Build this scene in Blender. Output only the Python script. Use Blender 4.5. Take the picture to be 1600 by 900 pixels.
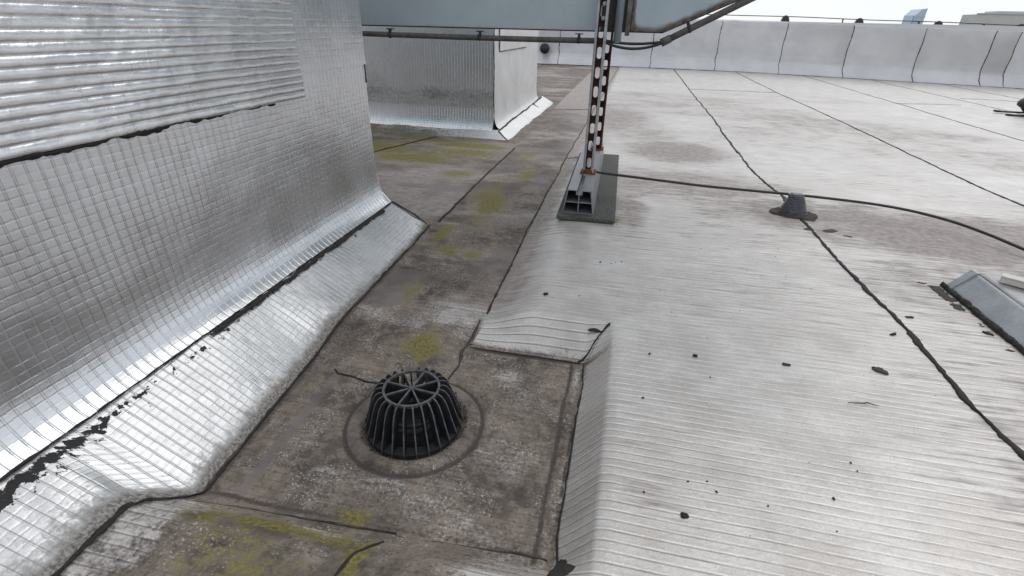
import bpy, bmesh, math, random
import numpy as np
from mathutils import Matrix, Vector
random.seed(7)
scene = bpy.context.scene
for o in list(bpy.data.objects):
    bpy.data.objects.remove(o, do_unlink=True)

# ------------------------------------------------------------------ camera
CAM_H = 0.70
F_PX = 776.0
AX = np.array([0.97521771, -0.12111912, -0.18515014])   # world axes seen from the camera (right, up, forward)
AY = np.array([0.22029338, 0.45393787, 0.86337202])
AZ = np.array([0.0205242, 0.88276303, -0.46936999])
cam_d = bpy.data.cameras.new('camera')
cam_d.sensor_width = 36.0
cam_d.lens = F_PX / 1600 * 36
cam_d.clip_start = 0.02
cam_d.clip_end = 3000
cam = bpy.data.objects.new('camera', cam_d)
scene.collection.objects.link(cam)
right = Vector((AX[0], AY[0], AZ[0])); up = Vector((AX[1], AY[1], AZ[1])); fwd = Vector((AX[2], AY[2], AZ[2]))
m = Matrix((right, up, -fwd)).transposed().to_4x4()
m.translation = (0, 0, CAM_H)
cam.matrix_world = m
scene.camera = cam

# ------------------------------------------------------------------ sky, sun, exposure
SUN_EL, SUN_AZ = math.radians(48), math.radians(35)      # azimuth clockwise from +Y
world = bpy.data.worlds.new('World'); scene.world = world
world.use_nodes = True
nt = world.node_tree; nt.nodes.clear()
def wn(t): return nt.nodes.new(t)
w_out = wn('ShaderNodeOutputWorld'); w_bg = wn('ShaderNodeBackground')
w_sky = wn('ShaderNodeTexSky'); w_sky.sky_type = 'NISHITA'; w_sky.sun_disc = False
w_sky.sun_elevation = SUN_EL; w_sky.sun_rotation = SUN_AZ
w_sky.dust_density = 0.6; w_sky.air_density = 1.0
w_tc = wn('ShaderNodeTexCoord'); w_map = wn('ShaderNodeMapping'); w_map.inputs['Scale'].default_value = (1, 1, 3.2)
w_noise = wn('ShaderNodeTexNoise'); w_noise.inputs['Scale'].default_value = 2.2; w_noise.inputs['Detail'].default_value = 3
w_noise.inputs['Roughness'].default_value = 0.55
w_cr = wn('ShaderNodeMapRange'); w_cr.inputs[1].default_value = 0.36; w_cr.inputs[2].default_value = 0.62
w_cr.inputs[3].default_value = 0.78; w_cr.inputs[4].default_value = 1.0
w_mix = wn('ShaderNodeMix'); w_mix.data_type = 'RGBA'
w_mix.inputs[7].default_value = (7.4, 7.72, 8.15, 1)      # cloud layer
nt.links.new(w_tc.outputs['Generated'], w_map.inputs[0]); nt.links.new(w_map.outputs[0], w_noise.inputs['Vector'])
nt.links.new(w_noise.outputs[0], w_cr.inputs[0]); nt.links.new(w_cr.outputs[0], w_mix.inputs[0])
nt.links.new(w_sky.outputs[0], w_mix.inputs[6]); nt.links.new(w_mix.outputs[2], w_bg.inputs[0])
w_bg.inputs[1].default_value = 0.1
nt.links.new(w_bg.outputs[0], w_out.inputs[0])
sun_d = bpy.data.lights.new('sun', 'SUN'); sun_d.energy = 0.9; sun_d.angle = math.radians(50); sun_d.color = (1, 0.97, 0.93)
sun = bpy.data.objects.new('sun', sun_d); scene.collection.objects.link(sun)
sd = Vector((math.sin(SUN_AZ) * math.cos(SUN_EL), math.cos(SUN_AZ) * math.cos(SUN_EL), math.sin(SUN_EL)))
sun.rotation_euler = sd.to_track_quat('Z', 'Y').to_euler()
sun.location = sd * 30
scene.view_settings.view_transform = 'Standard'
scene.view_settings.look = 'None'
scene.view_settings.exposure = 0.34
scene.view_settings.gamma = 1.0
scene.view_settings.use_curve_mapping = False

scene.cycles.max_bounces = 6; scene.cycles.diffuse_bounces = 3; scene.cycles.glossy_bounces = 3

# ------------------------------------------------------------------ numeric helpers
def _h(ix, iy, seed):
    n = (ix.astype(np.int64) * 374761393 + iy.astype(np.int64) * 668265263 + seed * 974711) & 0xffffffff
    n = ((n ^ (n >> 13)) * 1274126177) & 0xffffffff
    n = n ^ (n >> 16)
    return (n & 0xffff) / 65535.0
def vnoise(x, y, seed=0):
    x = np.asarray(x, float); y = np.asarray(y, float)
    ix = np.floor(x); iy = np.floor(y); fx = x - ix; fy = y - iy
    fx = fx * fx * fx * (fx * (fx * 6 - 15) + 10); fy = fy * fy * fy * (fy * (fy * 6 - 15) + 10)
    a = _h(ix, iy, seed); b = _h(ix + 1, iy, seed); c = _h(ix, iy + 1, seed); d = _h(ix + 1, iy + 1, seed)
    return (a + (b - a) * fx) * (1 - fy) + (c + (d - c) * fx) * fy
def fbm(x, y, oct=4, seed=0, gain=0.5):
    s = 0; a = 1; t = 0
    for i in range(oct):
        s = s + a * vnoise(np.asarray(x) * 2 ** i + 17.3 * i, np.asarray(y) * 2 ** i - 9.1 * i, seed + i); t += a; a *= gain
    return s / t
def ss(a, b, x):
    t = np.clip((np.asarray(x, float) - a) / (b - a), 0, 1); return t * t * (3 - 2 * t)
def lin(a, b, x): return np.clip((np.asarray(x, float) - a) / (b - a), 0, 1)

# ------------------------------------------------------------------ object helpers
COL = scene.collection
def link(name, me, mat=None, parent=None):
    o = bpy.data.objects.new(name, me); COL.objects.link(o)
    if mat is not None and me is not None and not me.materials: me.materials.append(mat)
    if parent is not None: o.parent = parent
    return o
def tag(o, label=None, cat=None, group=None, kind=None):
    if label: o['label'] = label
    if cat: o['category'] = cat
    if group: o['group'] = group
    if kind: o['kind'] = kind
    return o
def thing(name, label, cat, loc=(0, 0, 0), group=None):
    o = bpy.data.objects.new(name, None); COL.objects.link(o); o.location = loc; o.empty_display_size = 0.05
    return tag(o, label, cat, group)
def smooth(me, on=True):
    me.polygons.foreach_set('use_smooth', [on] * len(me.polygons))
def grid_mesh(patches, attrs=None, smoothed=True):
    """patches: list of dicts with P (ny,nx,3), optional uv (ny,nx,2) and float attributes"""
    V = []; Fc = []; UV = []; A = {}; off = 0
    for p in patches:
        P = p['P']; ny, nx = P.shape[:2]
        V.append(P.reshape(-1, 3)); UV.append(p['uv'].reshape(-1, 2))
        for k in p:
            if k not in ('P', 'uv'): A.setdefault(k, []).append(np.asarray(p[k]).reshape(-1))
        idx = np.arange(ny * nx).reshape(ny, nx) + off
        q = np.stack([idx[:-1, :-1], idx[:-1, 1:], idx[1:, 1:], idx[1:, :-1]], -1).reshape(-1, 4)
        if 'mask' in p: pass
        Fc.append(q); off += ny * nx
    V = np.concatenate(V); Fc = np.concatenate(Fc); UV = np.concatenate(UV)
    me = bpy.data.meshes.new('sheet')
    me.vertices.add(len(V)); me.vertices.foreach_set('co', V.astype(np.float32).ravel())
    me.loops.add(Fc.size); me.loops.foreach_set('vertex_index', Fc.astype(np.int32).ravel())
    me.polygons.add(len(Fc)); me.polygons.foreach_set('loop_start', np.arange(0, Fc.size, 4, dtype=np.int32))
    me.update(calc_edges=True)
    uvl = me.uv_layers.new(name='UVMap'); uvl.data.foreach_set('uv', UV[Fc.ravel()].astype(np.float32).ravel())
    for k, v in A.items():
        a = me.attributes.new(k, 'FLOAT', 'POINT'); a.data.foreach_set('value', np.concatenate(v).astype(np.float32))
    if smoothed: smooth(me)
    me.validate()
    return me
def bm_mesh(bm, smoothed=False, name='part'):
    me = bpy.data.meshes.new(name); bmesh.ops.recalc_face_normals(bm, faces=bm.faces[:]); bm.to_mesh(me); bm.free()
    if smoothed: smooth(me)
    return me
def add_box(bm, c, s, bev=0.0, rot=None):
    r = bmesh.ops.create_cube(bm, size=1.0); vs = r['verts']
    for v in vs: v.co = Vector((v.co.x * s[0], v.co.y * s[1], v.co.z * s[2]))
    if bev:
        es = list({e for v in vs for e in v.link_edges})
        rr = bmesh.ops.bevel(bm, geom=es, offset=bev, segments=2, affect='EDGES', profile=0.5)
        vs = list({v for f in rr['faces'] for v in f.verts} | {v for v in vs if v.is_valid})
    M = Matrix.Translation(c)
    if rot is not None: M = M @ rot
    for v in vs: v.co = M @ v.co
    return vs
def box(name, c, s, mat, parent=None, bev=0.0, rot=None):
    bm = bmesh.new(); add_box(bm, Vector(c), s, bev, rot); return link(name, bm_mesh(bm), mat, parent)
def tube_mesh(path, r, n=10, caps=True):
    P = [Vector(p) for p in path]; bm = bmesh.new(); rings = []
    rr = r if hasattr(r, '__len__') else [r] * len(P)
    prev = None
    for i, p in enumerate(P):
        t = (P[min(i + 1, len(P) - 1)] - P[max(i - 1, 0)]).normalized()
        a = Vector((0, 0, 1)) if abs(t.z) < 0.95 else Vector((1, 0, 0))
        if prev is not None: a = prev
        b = t.cross(a).normalized(); a2 = b.cross(t).normalized(); prev = a2
        rings.append([bm.verts.new(p + (a2 * math.cos(k * 2 * math.pi / n) + b * math.sin(k * 2 * math.pi / n)) * rr[i]) for k in range(n)])
    for i in range(len(rings) - 1):
        for k in range(n): bm.faces.new((rings[i][k], rings[i][(k + 1) % n], rings[i + 1][(k + 1) % n], rings[i + 1][k]))
    if caps: bm.faces.new(rings[0][::-1]); bm.faces.new(rings[-1])
    me = bm_mesh(bm, True); return me
def prism_mesh(poly, axis, a, b, bev=0.0):
    """poly: list of 2-D points in the plane perpendicular to axis ('X': (y,z), 'Y': (x,z), 'Z': (x,y))"""
    bm = bmesh.new()
    def mk(p, t): return {'X': (t, p[0], p[1]), 'Y': (p[0], t, p[1]), 'Z': (p[0], p[1], t)}[axis]
    v0 = [bm.verts.new(mk(p, a)) for p in poly]; v1 = [bm.verts.new(mk(p, b)) for p in poly]; n = len(poly)
    bm.faces.new(v0); bm.faces.new(v1[::-1])
    for i in range(n): bm.faces.new((v0[i], v0[(i + 1) % n], v1[(i + 1) % n], v1[i]))
    if bev: bmesh.ops.bevel(bm, geom=bm.edges[:], offset=bev, segments=2, affect='EDGES')
    return bm_mesh(bm)
def resample(path, step):
    P = [np.array(p, float) for p in path]; out = [P[0]]
    for a, b in zip(P[:-1], P[1:]):
        n = max(1, int(np.linalg.norm(b - a) / step))
        for i in range(1, n + 1): out.append(a + (b - a) * i / n)
    return np.array(out)
def bead_mesh(path, width, height, nrm=(0, 0, 1), step=0.008, jit=0.35, wob=0.0, seed=1, skirt=0.002):
    """an irregular tar bead lying along a path: low rounded cross-section of uneven width"""
    P = resample(path, step); n = len(P); nr = np.asarray(nrm, float)
    if nr.ndim == 1: nr = np.repeat(nr[None], n, 0)
    T = np.gradient(P, axis=0); T /= np.linalg.norm(T, axis=1)[:, None] + 1e-9
    B = np.cross(T, nr); B /= np.linalg.norm(B, axis=1)[:, None] + 1e-9
    s = np.concatenate([[0], np.cumsum(np.linalg.norm(np.diff(P, axis=0), axis=1))])
    wl = width * (1 + jit * 2.4 * (fbm(s * 45, s * 0, 4, seed) - 0.5)); wr = width * (1 + jit * 2.4 * (fbm(s * 45, s * 0 + 5, 4, seed + 9) - 0.5))
    wl = np.clip(wl * (.65 + .7 * fbm(s * 9, s * 0 + 3, 2, seed + 31)), width * .08, None); wr = np.clip(wr * (.65 + .7 * fbm(s * 9, s * 0 + 8, 2, seed + 37)), width * .08, None)
    hh = height * (0.5 + fbm(s * 60, s * 0 + 2, 3, seed + 4))
    if wob: P = P + B * ((fbm(s * 6, s * 0, 3, seed + 20) - .5) * wob)[:, None]
    c = [(-1, -skirt), (-.75, None), (0, None), (.75, None), (1, -skirt)]
    rows = []
    for k, (u, z) in enumerate(c):
        w = wl if u < 0 else wr
        zz = np.full(n, z) if z is not None else hh * (1.0 if u == 0 else 0.7)
        if u == 0: zz = zz * (0.75 + 0.5 * vnoise(s * 130, s * 0, seed + 7))
        rows.append(P + B * (w * u * 0.5)[:, None] + nr * zz[:, None])
    G = np.stack(rows, 1)
    return grid_mesh([dict(P=G, uv=np.stack([np.repeat(s[:, None], 5, 1), np.tile(np.arange(5) * .01, (n, 1))], -1))])
def blob_mesh(cx, cy, r, z0, th, seed, squash=1.0, ang=0.0, n=18, rough=0.5):
    """a thin irregular scrap with real thickness"""
    bm = bmesh.new(); bot = []; top = []
    for k in range(n):
        a = 2 * math.pi * k / n
        rr = r * (1 + rough * 2 * (float(fbm(np.array(math.cos(a) * 1.6 + seed), np.array(math.sin(a) * 1.6 + seed * .7), 3, seed)) - .5))
        x = rr * math.cos(a); y = rr * math.sin(a) * squash
        X = cx + x * math.cos(ang) - y * math.sin(ang); Y = cy + x * math.sin(ang) + y * math.cos(ang)
        bot.append(bm.verts.new((X, Y, z0))); top.append(bm.verts.new((cx + (X - cx) * .92, cy + (Y - cy) * .92, z0 + th * (0.7 + .6 * random.random()))))
    c = bm.verts.new((cx, cy, z0 + th * 1.15))
    for k in range(n):
        j = (k + 1) % n
        bm.faces.new((bot[k], bot[j], top[j], top[k])); bm.faces.new((top[k], top[j], c))
    bm.faces.new(bot[::-1])
    return bm_mesh(bm)

# ------------------------------------------------------------------ materials
class NB:
    def __init__(s, name):
        s.m = bpy.data.materials.new(name); s.m.use_nodes = True; s.t = s.m.node_tree; s.t.nodes.clear()
        s.out = s.t.nodes.new('ShaderNodeOutputMaterial'); s.b = s.t.nodes.new('ShaderNodeBsdfPrincipled')
        s.t.links.new(s.b.outputs[0], s.out.inputs[0])
    def n(s, t): return s.t.nodes.new(t)
    def put(s, inp, v):
        if hasattr(v, 'links') or isinstance(v, bpy.types.NodeSocket): s.t.links.new(v, inp)
        elif isinstance(v, tuple) and len(v) == 3 and inp.type == 'RGBA': inp.default_value = (*v, 1)
        else: inp.default_value = v
    def attr(s, name):
        a = s.n('ShaderNodeAttribute'); a.attribute_name = name; return a.outputs['Fac']
    def uv(s): return s.n('ShaderNodeTexCoord').outputs['UV']
    def pos(s): return s.n('ShaderNodeTexCoord').outputs['Object']
    def sep(s, v):
        a = s.n('ShaderNodeSeparateXYZ'); s.put(a.inputs[0], v); return a.outputs
    def comb(s, x, y, z=0.0):
        a = s.n('ShaderNodeCombineXYZ'); s.put(a.inputs[0], x); s.put(a.inputs[1], y); s.put(a.inputs[2], z); return a.outputs[0]
    def scale(s, v, sc):
        a = s.n('ShaderNodeMapping'); s.put(a.inputs[0], v); a.inputs['Scale'].default_value = sc; return a.outputs[0]
    def noise(s, v, sc, det=4, rough=0.55, dist=0.0):
        a = s.n('ShaderNodeTexNoise'); s.put(a.inputs['Vector'], v); a.inputs['Scale'].default_value = sc
        a.inputs['Detail'].default_value = det; a.inputs['Roughness'].default_value = rough; a.inputs['Distortion'].default_value = dist
        return a.outputs[0]
    def vor(s, v, sc, rand=1.0):
        a = s.n('ShaderNodeTexVoronoi'); s.put(a.inputs['Vector'], v); a.inputs['Scale'].default_value = sc; a.inputs['Randomness'].default_value = rand
        return a.outputs['Distance']
    def math(s, op, a, b=0.0, c=None, clamp=False):
        x = s.n('ShaderNodeMath'); x.operation = op; x.use_clamp = clamp; s.put(x.inputs[0], a); s.put(x.inputs[1], b)
        if c is not None: s.put(x.inputs[2], c)
        return x.outputs[0]
    def mr(s, v, a, b, c=0.0, d=1.0, smooth=True):
        x = s.n('ShaderNodeMapRange'); x.interpolation_type = 'SMOOTHSTEP' if smooth else 'LINEAR'
        for i, q in enumerate((v, a, b, c, d)): s.put(x.inputs[i], q)
        return x.outputs[0]
    def mix(s, f, a, b):
        x = s.n('ShaderNodeMix'); x.data_type = 'RGBA'; s.put(x.inputs[0], f); s.put(x.inputs[6], a); s.put(x.inputs[7], b); return x.outputs[2]
    def fmix(s, f, a, b):
        x = s.n('ShaderNodeMix'); x.data_type = 'FLOAT'; s.put(x.inputs[0], f); s.put(x.inputs[2], a); s.put(x.inputs[3], b); return x.outputs[0]
    def bump(s, h, strength=0.3, dist=0.002, nrm=None):
        x = s.n('ShaderNodeBump'); x.inputs['Strength'].default_value = strength; x.inputs['Distance'].default_value = dist
        s.put(x.inputs['Height'], h)
        if nrm is not None: s.put(x.inputs['Normal'], nrm)
        return x.outputs[0]
    def set(s, **k):
        for a, v in k.items(): s.put(s.b.inputs[a.replace('_', ' ')], v)
        return s.m

def simple(name, col, rough=0.6, metal=0.0, var=0.25, sc=30.0, col2=None, bump=0.15, spec=0.4, bdist=0.001):
    b = NB(name); p = b.pos()
    n1 = b.noise(p, sc, 5); n2 = b.noise(p, sc * 6, 3)
    c2 = col2 or tuple(c * (1 - var) for c in col)
    f = b.mr(b.math('ADD', b.math('MULTIPLY', n1, .7), b.math('MULTIPLY', n2, .3)), .35, .65)
    c = b.mix(f, c2, col)
    return b.set(Base_Color=c, Roughness=b.mr(n1, .3, .7, rough - .08, rough + .08), Metallic=metal, Specular_IOR_Level=spec, Normal=b.bump(n2, bump, bdist))

RIB = 0.0188
PITCH_U, PITCH_V = .0215, .0160
def roof_material():
    b = NB('aluminised_roof_membrane')
    uv = b.uv(); s = b.sep(uv)
    p2 = b.comb(s[0], s[1], 0.0)
    dirt = b.attr('dirt'); moss = b.attr('moss'); line = b.attr('line'); wash = b.attr('wash')
    streak = b.noise(b.scale(p2, (1.0, 12.0, 1)), 6.0, 5, .66)         # marks drawn out along the ribs
    mott = b.noise(p2, 7.0, 5, .62); fine = b.noise(p2, 130.0, 3, .7); mid = b.noise(p2, 34.0, 4, .62)
    grit = b.noise(p2, 360.0, 2, .6)
    clean = b.mix(b.mr(mott, .32, .68), (.43, .40, .372), (.605, .578, .548))
    clean = b.mix(b.mr(mid, .42, .72, 0, .42), clean, (.44, .415, .39))
    clean = b.mix(b.mr(fine, .42, .72, 0, .40), clean, (.36, .335, .315))
    clean = b.mix(b.mr(grit, .56, .70, 0, .45), clean, (.80, .79, .78))
    clean = b.mix(b.mr(streak, .50, .72, 0, .45), clean, (.33, .30, .28))
    # grooves between the ribs hold dirt, here more, there less
    ph = b.math('FRACT', b.math('DIVIDE', s[1], RIB))
    ln = b.math('SUBTRACT', 1.0, b.mr(b.math('ABSOLUTE', b.math('SUBTRACT', ph, .5)), .02, .085))
    lnm = b.mr(b.math('ADD', b.noise(b.scale(p2, (1.0, 6.0, 1)), 9.0, 4, .7), b.math('MULTIPLY', line, .2)), .44, .74, 0.06, .70)
    lf = b.math('MULTIPLY', ln, lnm)
    clean = b.mix(lf, clean, (.17, .15, .135))
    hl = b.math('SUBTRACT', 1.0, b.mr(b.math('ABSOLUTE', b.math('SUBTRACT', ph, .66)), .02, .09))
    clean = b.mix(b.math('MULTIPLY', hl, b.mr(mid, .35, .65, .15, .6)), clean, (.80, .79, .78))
    # thin brown film left by standing water
    wf = b.math('ADD', wash, b.math('ADD', b.math('MULTIPLY', b.math('SUBTRACT', streak, .5), 1.7), b.math('MULTIPLY', b.math('SUBTRACT', mott, .5), 1.2)))
    wf = b.math('MULTIPLY', b.mr(wf, .12, .85, 0, .82), b.mr(wash, .0, .22))
    wcol = b.mix(b.mr(mid, .35, .65), (.170, .138, .124), (.30, .255, .232))
    clean = b.mix(wf, clean, wcol)
    # grey-brown film of silt with pale worn grains showing through
    dcol = b.mix(b.mr(mott, .34, .66), (.060, .047, .039), (.200, .160, .126))
    dcol = b.mix(b.mr(mid, .42, .68, 0, .6), dcol, (.285, .240, .200))
    dcol = b.mix(b.math('MULTIPLY', ln, .30), dcol, (.055, .047, .043))
    spk = b.math('MULTIPLY', b.mr(b.noise(p2, 170.0, 3, .85), .54, .64), b.mr(b.noise(p2, 11.0, 3, .65), .44, .62, .04, .95))
    dcol = b.mix(spk, dcol, (.52, .49, .465))
    dcol = b.mix(b.math('MULTIPLY', b.mr(fine, .54, .62), .55), dcol, (.050, .042, .038))
    df = b.math('ADD', dirt, b.math('ADD', b.math('MULTIPLY', b.math('SUBTRACT', mid, .5), .8), b.math('ADD', b.math('MULTIPLY', b.math('SUBTRACT', fine, .5), .75), b.math('MULTIPLY', b.math('SUBTRACT', streak, .5), .45))))
    df = b.math('MULTIPLY', b.mr(df, .26, .80), b.mr(dirt, .02, .16))
    col = b.mix(df, clean, dcol)
    silt = b.attr('silt'); wet_shade = b.attr('wet_shade')
    sf = b.mr(b.math('ADD', silt, b.math('MULTIPLY', b.math('SUBTRACT', mid, .5), .9)), .3, .7, 0, .88)
    col = b.mix(b.math('MULTIPLY', sf, b.mr(silt, .02, .2)), col, b.mix(b.mr(mott, .35, .65), (.115, .095, .09), (.19, .162, .15)))
    tf = b.mr(b.math('ADD', wet_shade, b.math('ADD', b.math('MULTIPLY', b.math('SUBTRACT', mid, .5), 1.0), b.math('MULTIPLY', b.math('SUBTRACT', fine, .5), .8))), .35, .8, 0, .85)
    col = b.mix(b.math('MULTIPLY', tf, b.mr(wet_shade, .02, .2)), col, (.045, .037, .034))
    mcol = b.mix(b.mr(fine, .35, .65), (.085, .072, .016), (.225, .195, .045))
    mf = b.math('ADD', moss, b.math('ADD', b.math('MULTIPLY', b.math('SUBTRACT', mid, .5), 1.6), b.math('MULTIPLY', b.math('SUBTRACT', fine, .5), 1.4)))
    mf = b.math('MULTIPLY', b.mr(mf, .12, .72, 0, .9), b.mr(moss, .02, .2))
    col = b.mix(mf, col, mcol)
    soil = b.math('MAXIMUM', b.math('MAXIMUM', df, mf), b.math('MULTIPLY', wf, .7))
    hgt = b.math('ADD', b.math('MULTIPLY', fine, .6), b.math('ADD', b.math('MULTIPLY', mid, .9), b.math('MULTIPLY', grit, .3)))
    hgt = b.math('SUBTRACT', hgt, b.math('MULTIPLY', ln, .35))
    b.set(Base_Color=col, Metallic=b.mr(soil, 0, .7, .30, 0.0), Roughness=b.mr(soil, 0, .8, .38, .78), Specular_IOR_Level=.5,
          Normal=b.bump(hgt, .5, .0024))
    return b.m
def foil_material(name, tint=(.72, .725, .74), rough=.30, dust=.16, crinkle=.40, cross=.40):
    b = NB(name); uv = b.uv(); s = b.sep(uv); p2 = b.comb(s[0], s[1], 0.0)
    em = b.attr('em'); gro = b.attr('groove'); dirt = b.attr('dirt'); peel = b.attr('peel'); moss = b.attr('moss')
    n1 = b.noise(p2, 5.0, 5, .6); n2 = b.noise(p2, 45.0, 5, .6); n3 = b.noise(p2, 160.0, 4, .65); n4 = b.noise(b.scale(p2, (1, .25, 1)), 30.0, 4, .6)
    # woven emboss: long ridges, short cross ridges stepped from column to column
    uw = b.math('ADD', s[0], b.math('MULTIPLY', b.math('SUBTRACT', n1, .5), .0025))
    fu = b.math('DIVIDE', uw, PITCH_U); cu = b.math('FLOOR', fu); pu = b.math('SUBTRACT', fu, cu)
    wnz = b.n('ShaderNodeTexWhiteNoise'); wnz.noise_dimensions = '1D'; b.put(wnz.inputs['W'], cu)
    fv = b.math('ADD', b.math('DIVIDE', b.math('ADD', s[1], b.math('MULTIPLY', b.math('SUBTRACT', n2, .5), .0035)), PITCH_V), b.math('MULTIPLY', wnz.outputs[0], .10))
    cv = b.math('FLOOR', fv); pv = b.math('SUBTRACT', fv, cv)
    wn2 = b.n('ShaderNodeTexWhiteNoise'); wn2.noise_dimensions = '2D'; b.put(wn2.inputs['Vector'], b.comb(cu, cv))
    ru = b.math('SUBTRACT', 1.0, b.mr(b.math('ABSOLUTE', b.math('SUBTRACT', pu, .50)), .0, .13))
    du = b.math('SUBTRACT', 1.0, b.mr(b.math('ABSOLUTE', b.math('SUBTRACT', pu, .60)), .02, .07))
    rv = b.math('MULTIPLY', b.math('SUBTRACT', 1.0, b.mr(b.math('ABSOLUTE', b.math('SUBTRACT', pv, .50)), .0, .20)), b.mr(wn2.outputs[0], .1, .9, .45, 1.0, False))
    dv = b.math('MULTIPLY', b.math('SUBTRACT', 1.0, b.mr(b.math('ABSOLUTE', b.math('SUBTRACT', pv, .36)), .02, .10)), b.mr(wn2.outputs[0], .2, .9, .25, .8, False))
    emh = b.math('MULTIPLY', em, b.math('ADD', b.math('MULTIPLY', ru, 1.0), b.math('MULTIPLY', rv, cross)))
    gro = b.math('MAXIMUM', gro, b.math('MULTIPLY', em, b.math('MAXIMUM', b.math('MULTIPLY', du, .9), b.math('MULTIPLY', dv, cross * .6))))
    col = b.mix(b.mr(n1, .3, .7), tuple(c * .93 for c in tint), tint)
    col = b.mix(b.mr(n4, .50, .75, 0, .22), col, tuple(c * .66 for c in tint))
    col = b.mix(b.math('MULTIPLY', gro, b.mr(n2, .3, .7, .25, .8)), col, (.30, .295, .295))  # shade beside ridges and in rib grooves, painted into the colour
    dfc = b.math('ADD', dirt, b.math('ADD', b.math('MULTIPLY', b.math('SUBTRACT', n2, .5), .9), b.math('MULTIPLY', b.math('SUBTRACT', n3, .5), .8)))
    dfc = b.math('MULTIPLY', b.mr(dfc, .2, .8), b.mr(dirt, .02, .2))
    dc = b.mix(b.mr(n3, .35, .65), (.09, .078, .068), (.33, .31, .285))
    dc = b.mix(b.mr(moss, .1, .6), dc, (.12, .11, .035))
    col = b.mix(dfc, col, dc)
    pf = b.math('ADD', peel, b.math('ADD', b.math('MULTIPLY', b.math('SUBTRACT', n2, .5), 2.6), b.math('MULTIPLY', b.math('SUBTRACT', n3, .5), 1.0)))
    pf = b.math('MULTIPLY', b.mr(pf, .56, .62), b.mr(peel, .03, .1))
    col = b.mix(pf, col, (.018, .016, .016))
    dull = b.math('MAXIMUM', dfc, pf)
    dst = b.math('MULTIPLY', b.mr(n1, .25, .75, .4, 1.0), dust)
    met = b.math('MULTIPLY', b.math('SUBTRACT', 1.0, dull), b.math('SUBTRACT', 1.0, dst))
    rg = b.math('ADD', b.mr(n1, .25, .75, rough - .04, rough + .05), b.math('MULTIPLY', dull, .4))
    hh = b.math('ADD', b.math('MULTIPLY', n2, 1.0), b.math('ADD', b.math('MULTIPLY', n3, .25), b.math('MULTIPLY', pf, -.6)))
    b.set(Base_Color=col, Metallic=met, Roughness=rg, Normal=b.bump(b.math('ADD', emh, b.math('MULTIPLY', hh, crinkle)), .42, .0016))
    return b.m
M_ROOF = roof_material()
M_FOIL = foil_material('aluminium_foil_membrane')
M_FOIL_CANT = foil_material('aluminium_foil_cant', (.60, .603, .605), .38, .35, 1.0, .7)
M_FOIL_UP = foil_material('crinkled_foil_membrane', (.78, .78, .785), .27, .20, 1.6)
M_FOIL_PALE = foil_material('weathered_pale_foil', (.66, .655, .645), .5, .7)
M_TAR = simple('bitumen', (.036, .030, .027), .72, 0, .5, 60, (.014, .012, .011), .6, .3, .003)
M_TARB = simple('brown_bitumen', (.075, .062, .056), .75, 0, .4, 50, (.032, .026, .024), .5, .3, .003)
M_MOSSLINE = simple('mossy_seam', (.16, .15, .03), .9, 0, .5, 90, (.05, .045, .015), .8, .2, .004)

# ------------------------------------------------------------------ roof shape
SUMP_Z = -0.082
DC = (-0.378, 0.768)             # drain centre
DR = 0.107
def softplus(x, k): return np.log1p(np.exp(np.clip(x * k, -40, 40))) / k
def gut_d(Y):
    d = .05 - .032 * ss(1.2, 2.4, Y) - .014 * ss(4.5, 7.0, Y)
    return d - .026 * ss(.62, .40, Y)
def front_line(X): return .498 + .018 * np.clip((X + .72) / .69, 0, 1)
def roof_z(X, Y, rib=0.0):
    X = np.asarray(X, float); Y = np.asarray(Y, float)
    z = -.021 * softplus(X - 1.6, 2.5)
    z = z + .010 * (fbm(X * 1.3, Y * 1.0, 3, 3) - .5) + .004 * (fbm(X * 6, Y * 5, 2, 8) - .5)
    g = ss(-.17, -.335, X)
    z = z * (1 - g) + (-gut_d(Y) + .006 * (fbm(X * 5, Y * 4, 3, 12) - .5)) * g
    # sump
    rx = .75 * lin(.030, -.033, X) + .25 * ss(.055, -.033, X)
    left = ss(-.335, -.40, X)
    bk = lin(1.168, 1.078, Y) * (1 - left) + ss(1.12, .90, Y) * left
    fl = front_line(X)
    fy = .7 * lin(-.085, 0.0, Y - fl) + .3 * ss(-.11, .0, Y - fl)
    mS = rx * bk * fy
    fz = SUMP_Z + .006 * (fbm(X * 9, Y * 9, 3, 31) - .5)
    z = z * (1 - mS) + fz * mS
    # low ridge of an older lap just inside the foot of the right-hand slope
    z = z + .004 * np.exp(-((X + .052 + .004 * (fbm(Y * 12, X * 0, 2, 5) - .5)) / .006) ** 2) * ss(1.06, 1.03, Y) * ss(.50, .54, Y)
    z = z + .004 * np.exp(-((Y - 1.052) / .006) ** 2) * ss(-.36, -.33, X) * ss(-.03, -.05, X)
    # raised collar and throat of the outlet
    r = np.hypot(X - DC[0], Y - DC[1])
    z = z + .006 * ss(.148, .134, r) - .006 * np.exp(-((r - .150) / .006) ** 2)
    z = z - .012 * ss(.118, .104, r) - .16 * ss(.099, .088, r)
    if rib:
        ph = np.mod(Y / RIB, 1.0)
        z = z + rib * (np.exp(-((ph - .64) / .13) ** 2) * .6 - np.exp(-((ph - .5) / .06) ** 2)) * ss(5, 2.5, Y)
    return z
def ell(X, Y, cx, cy, rx, ry, p=1.0):
    return np.exp(-(((X - cx) / rx) ** 2 + ((Y - cy) / ry) ** 2) ** p)
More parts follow.
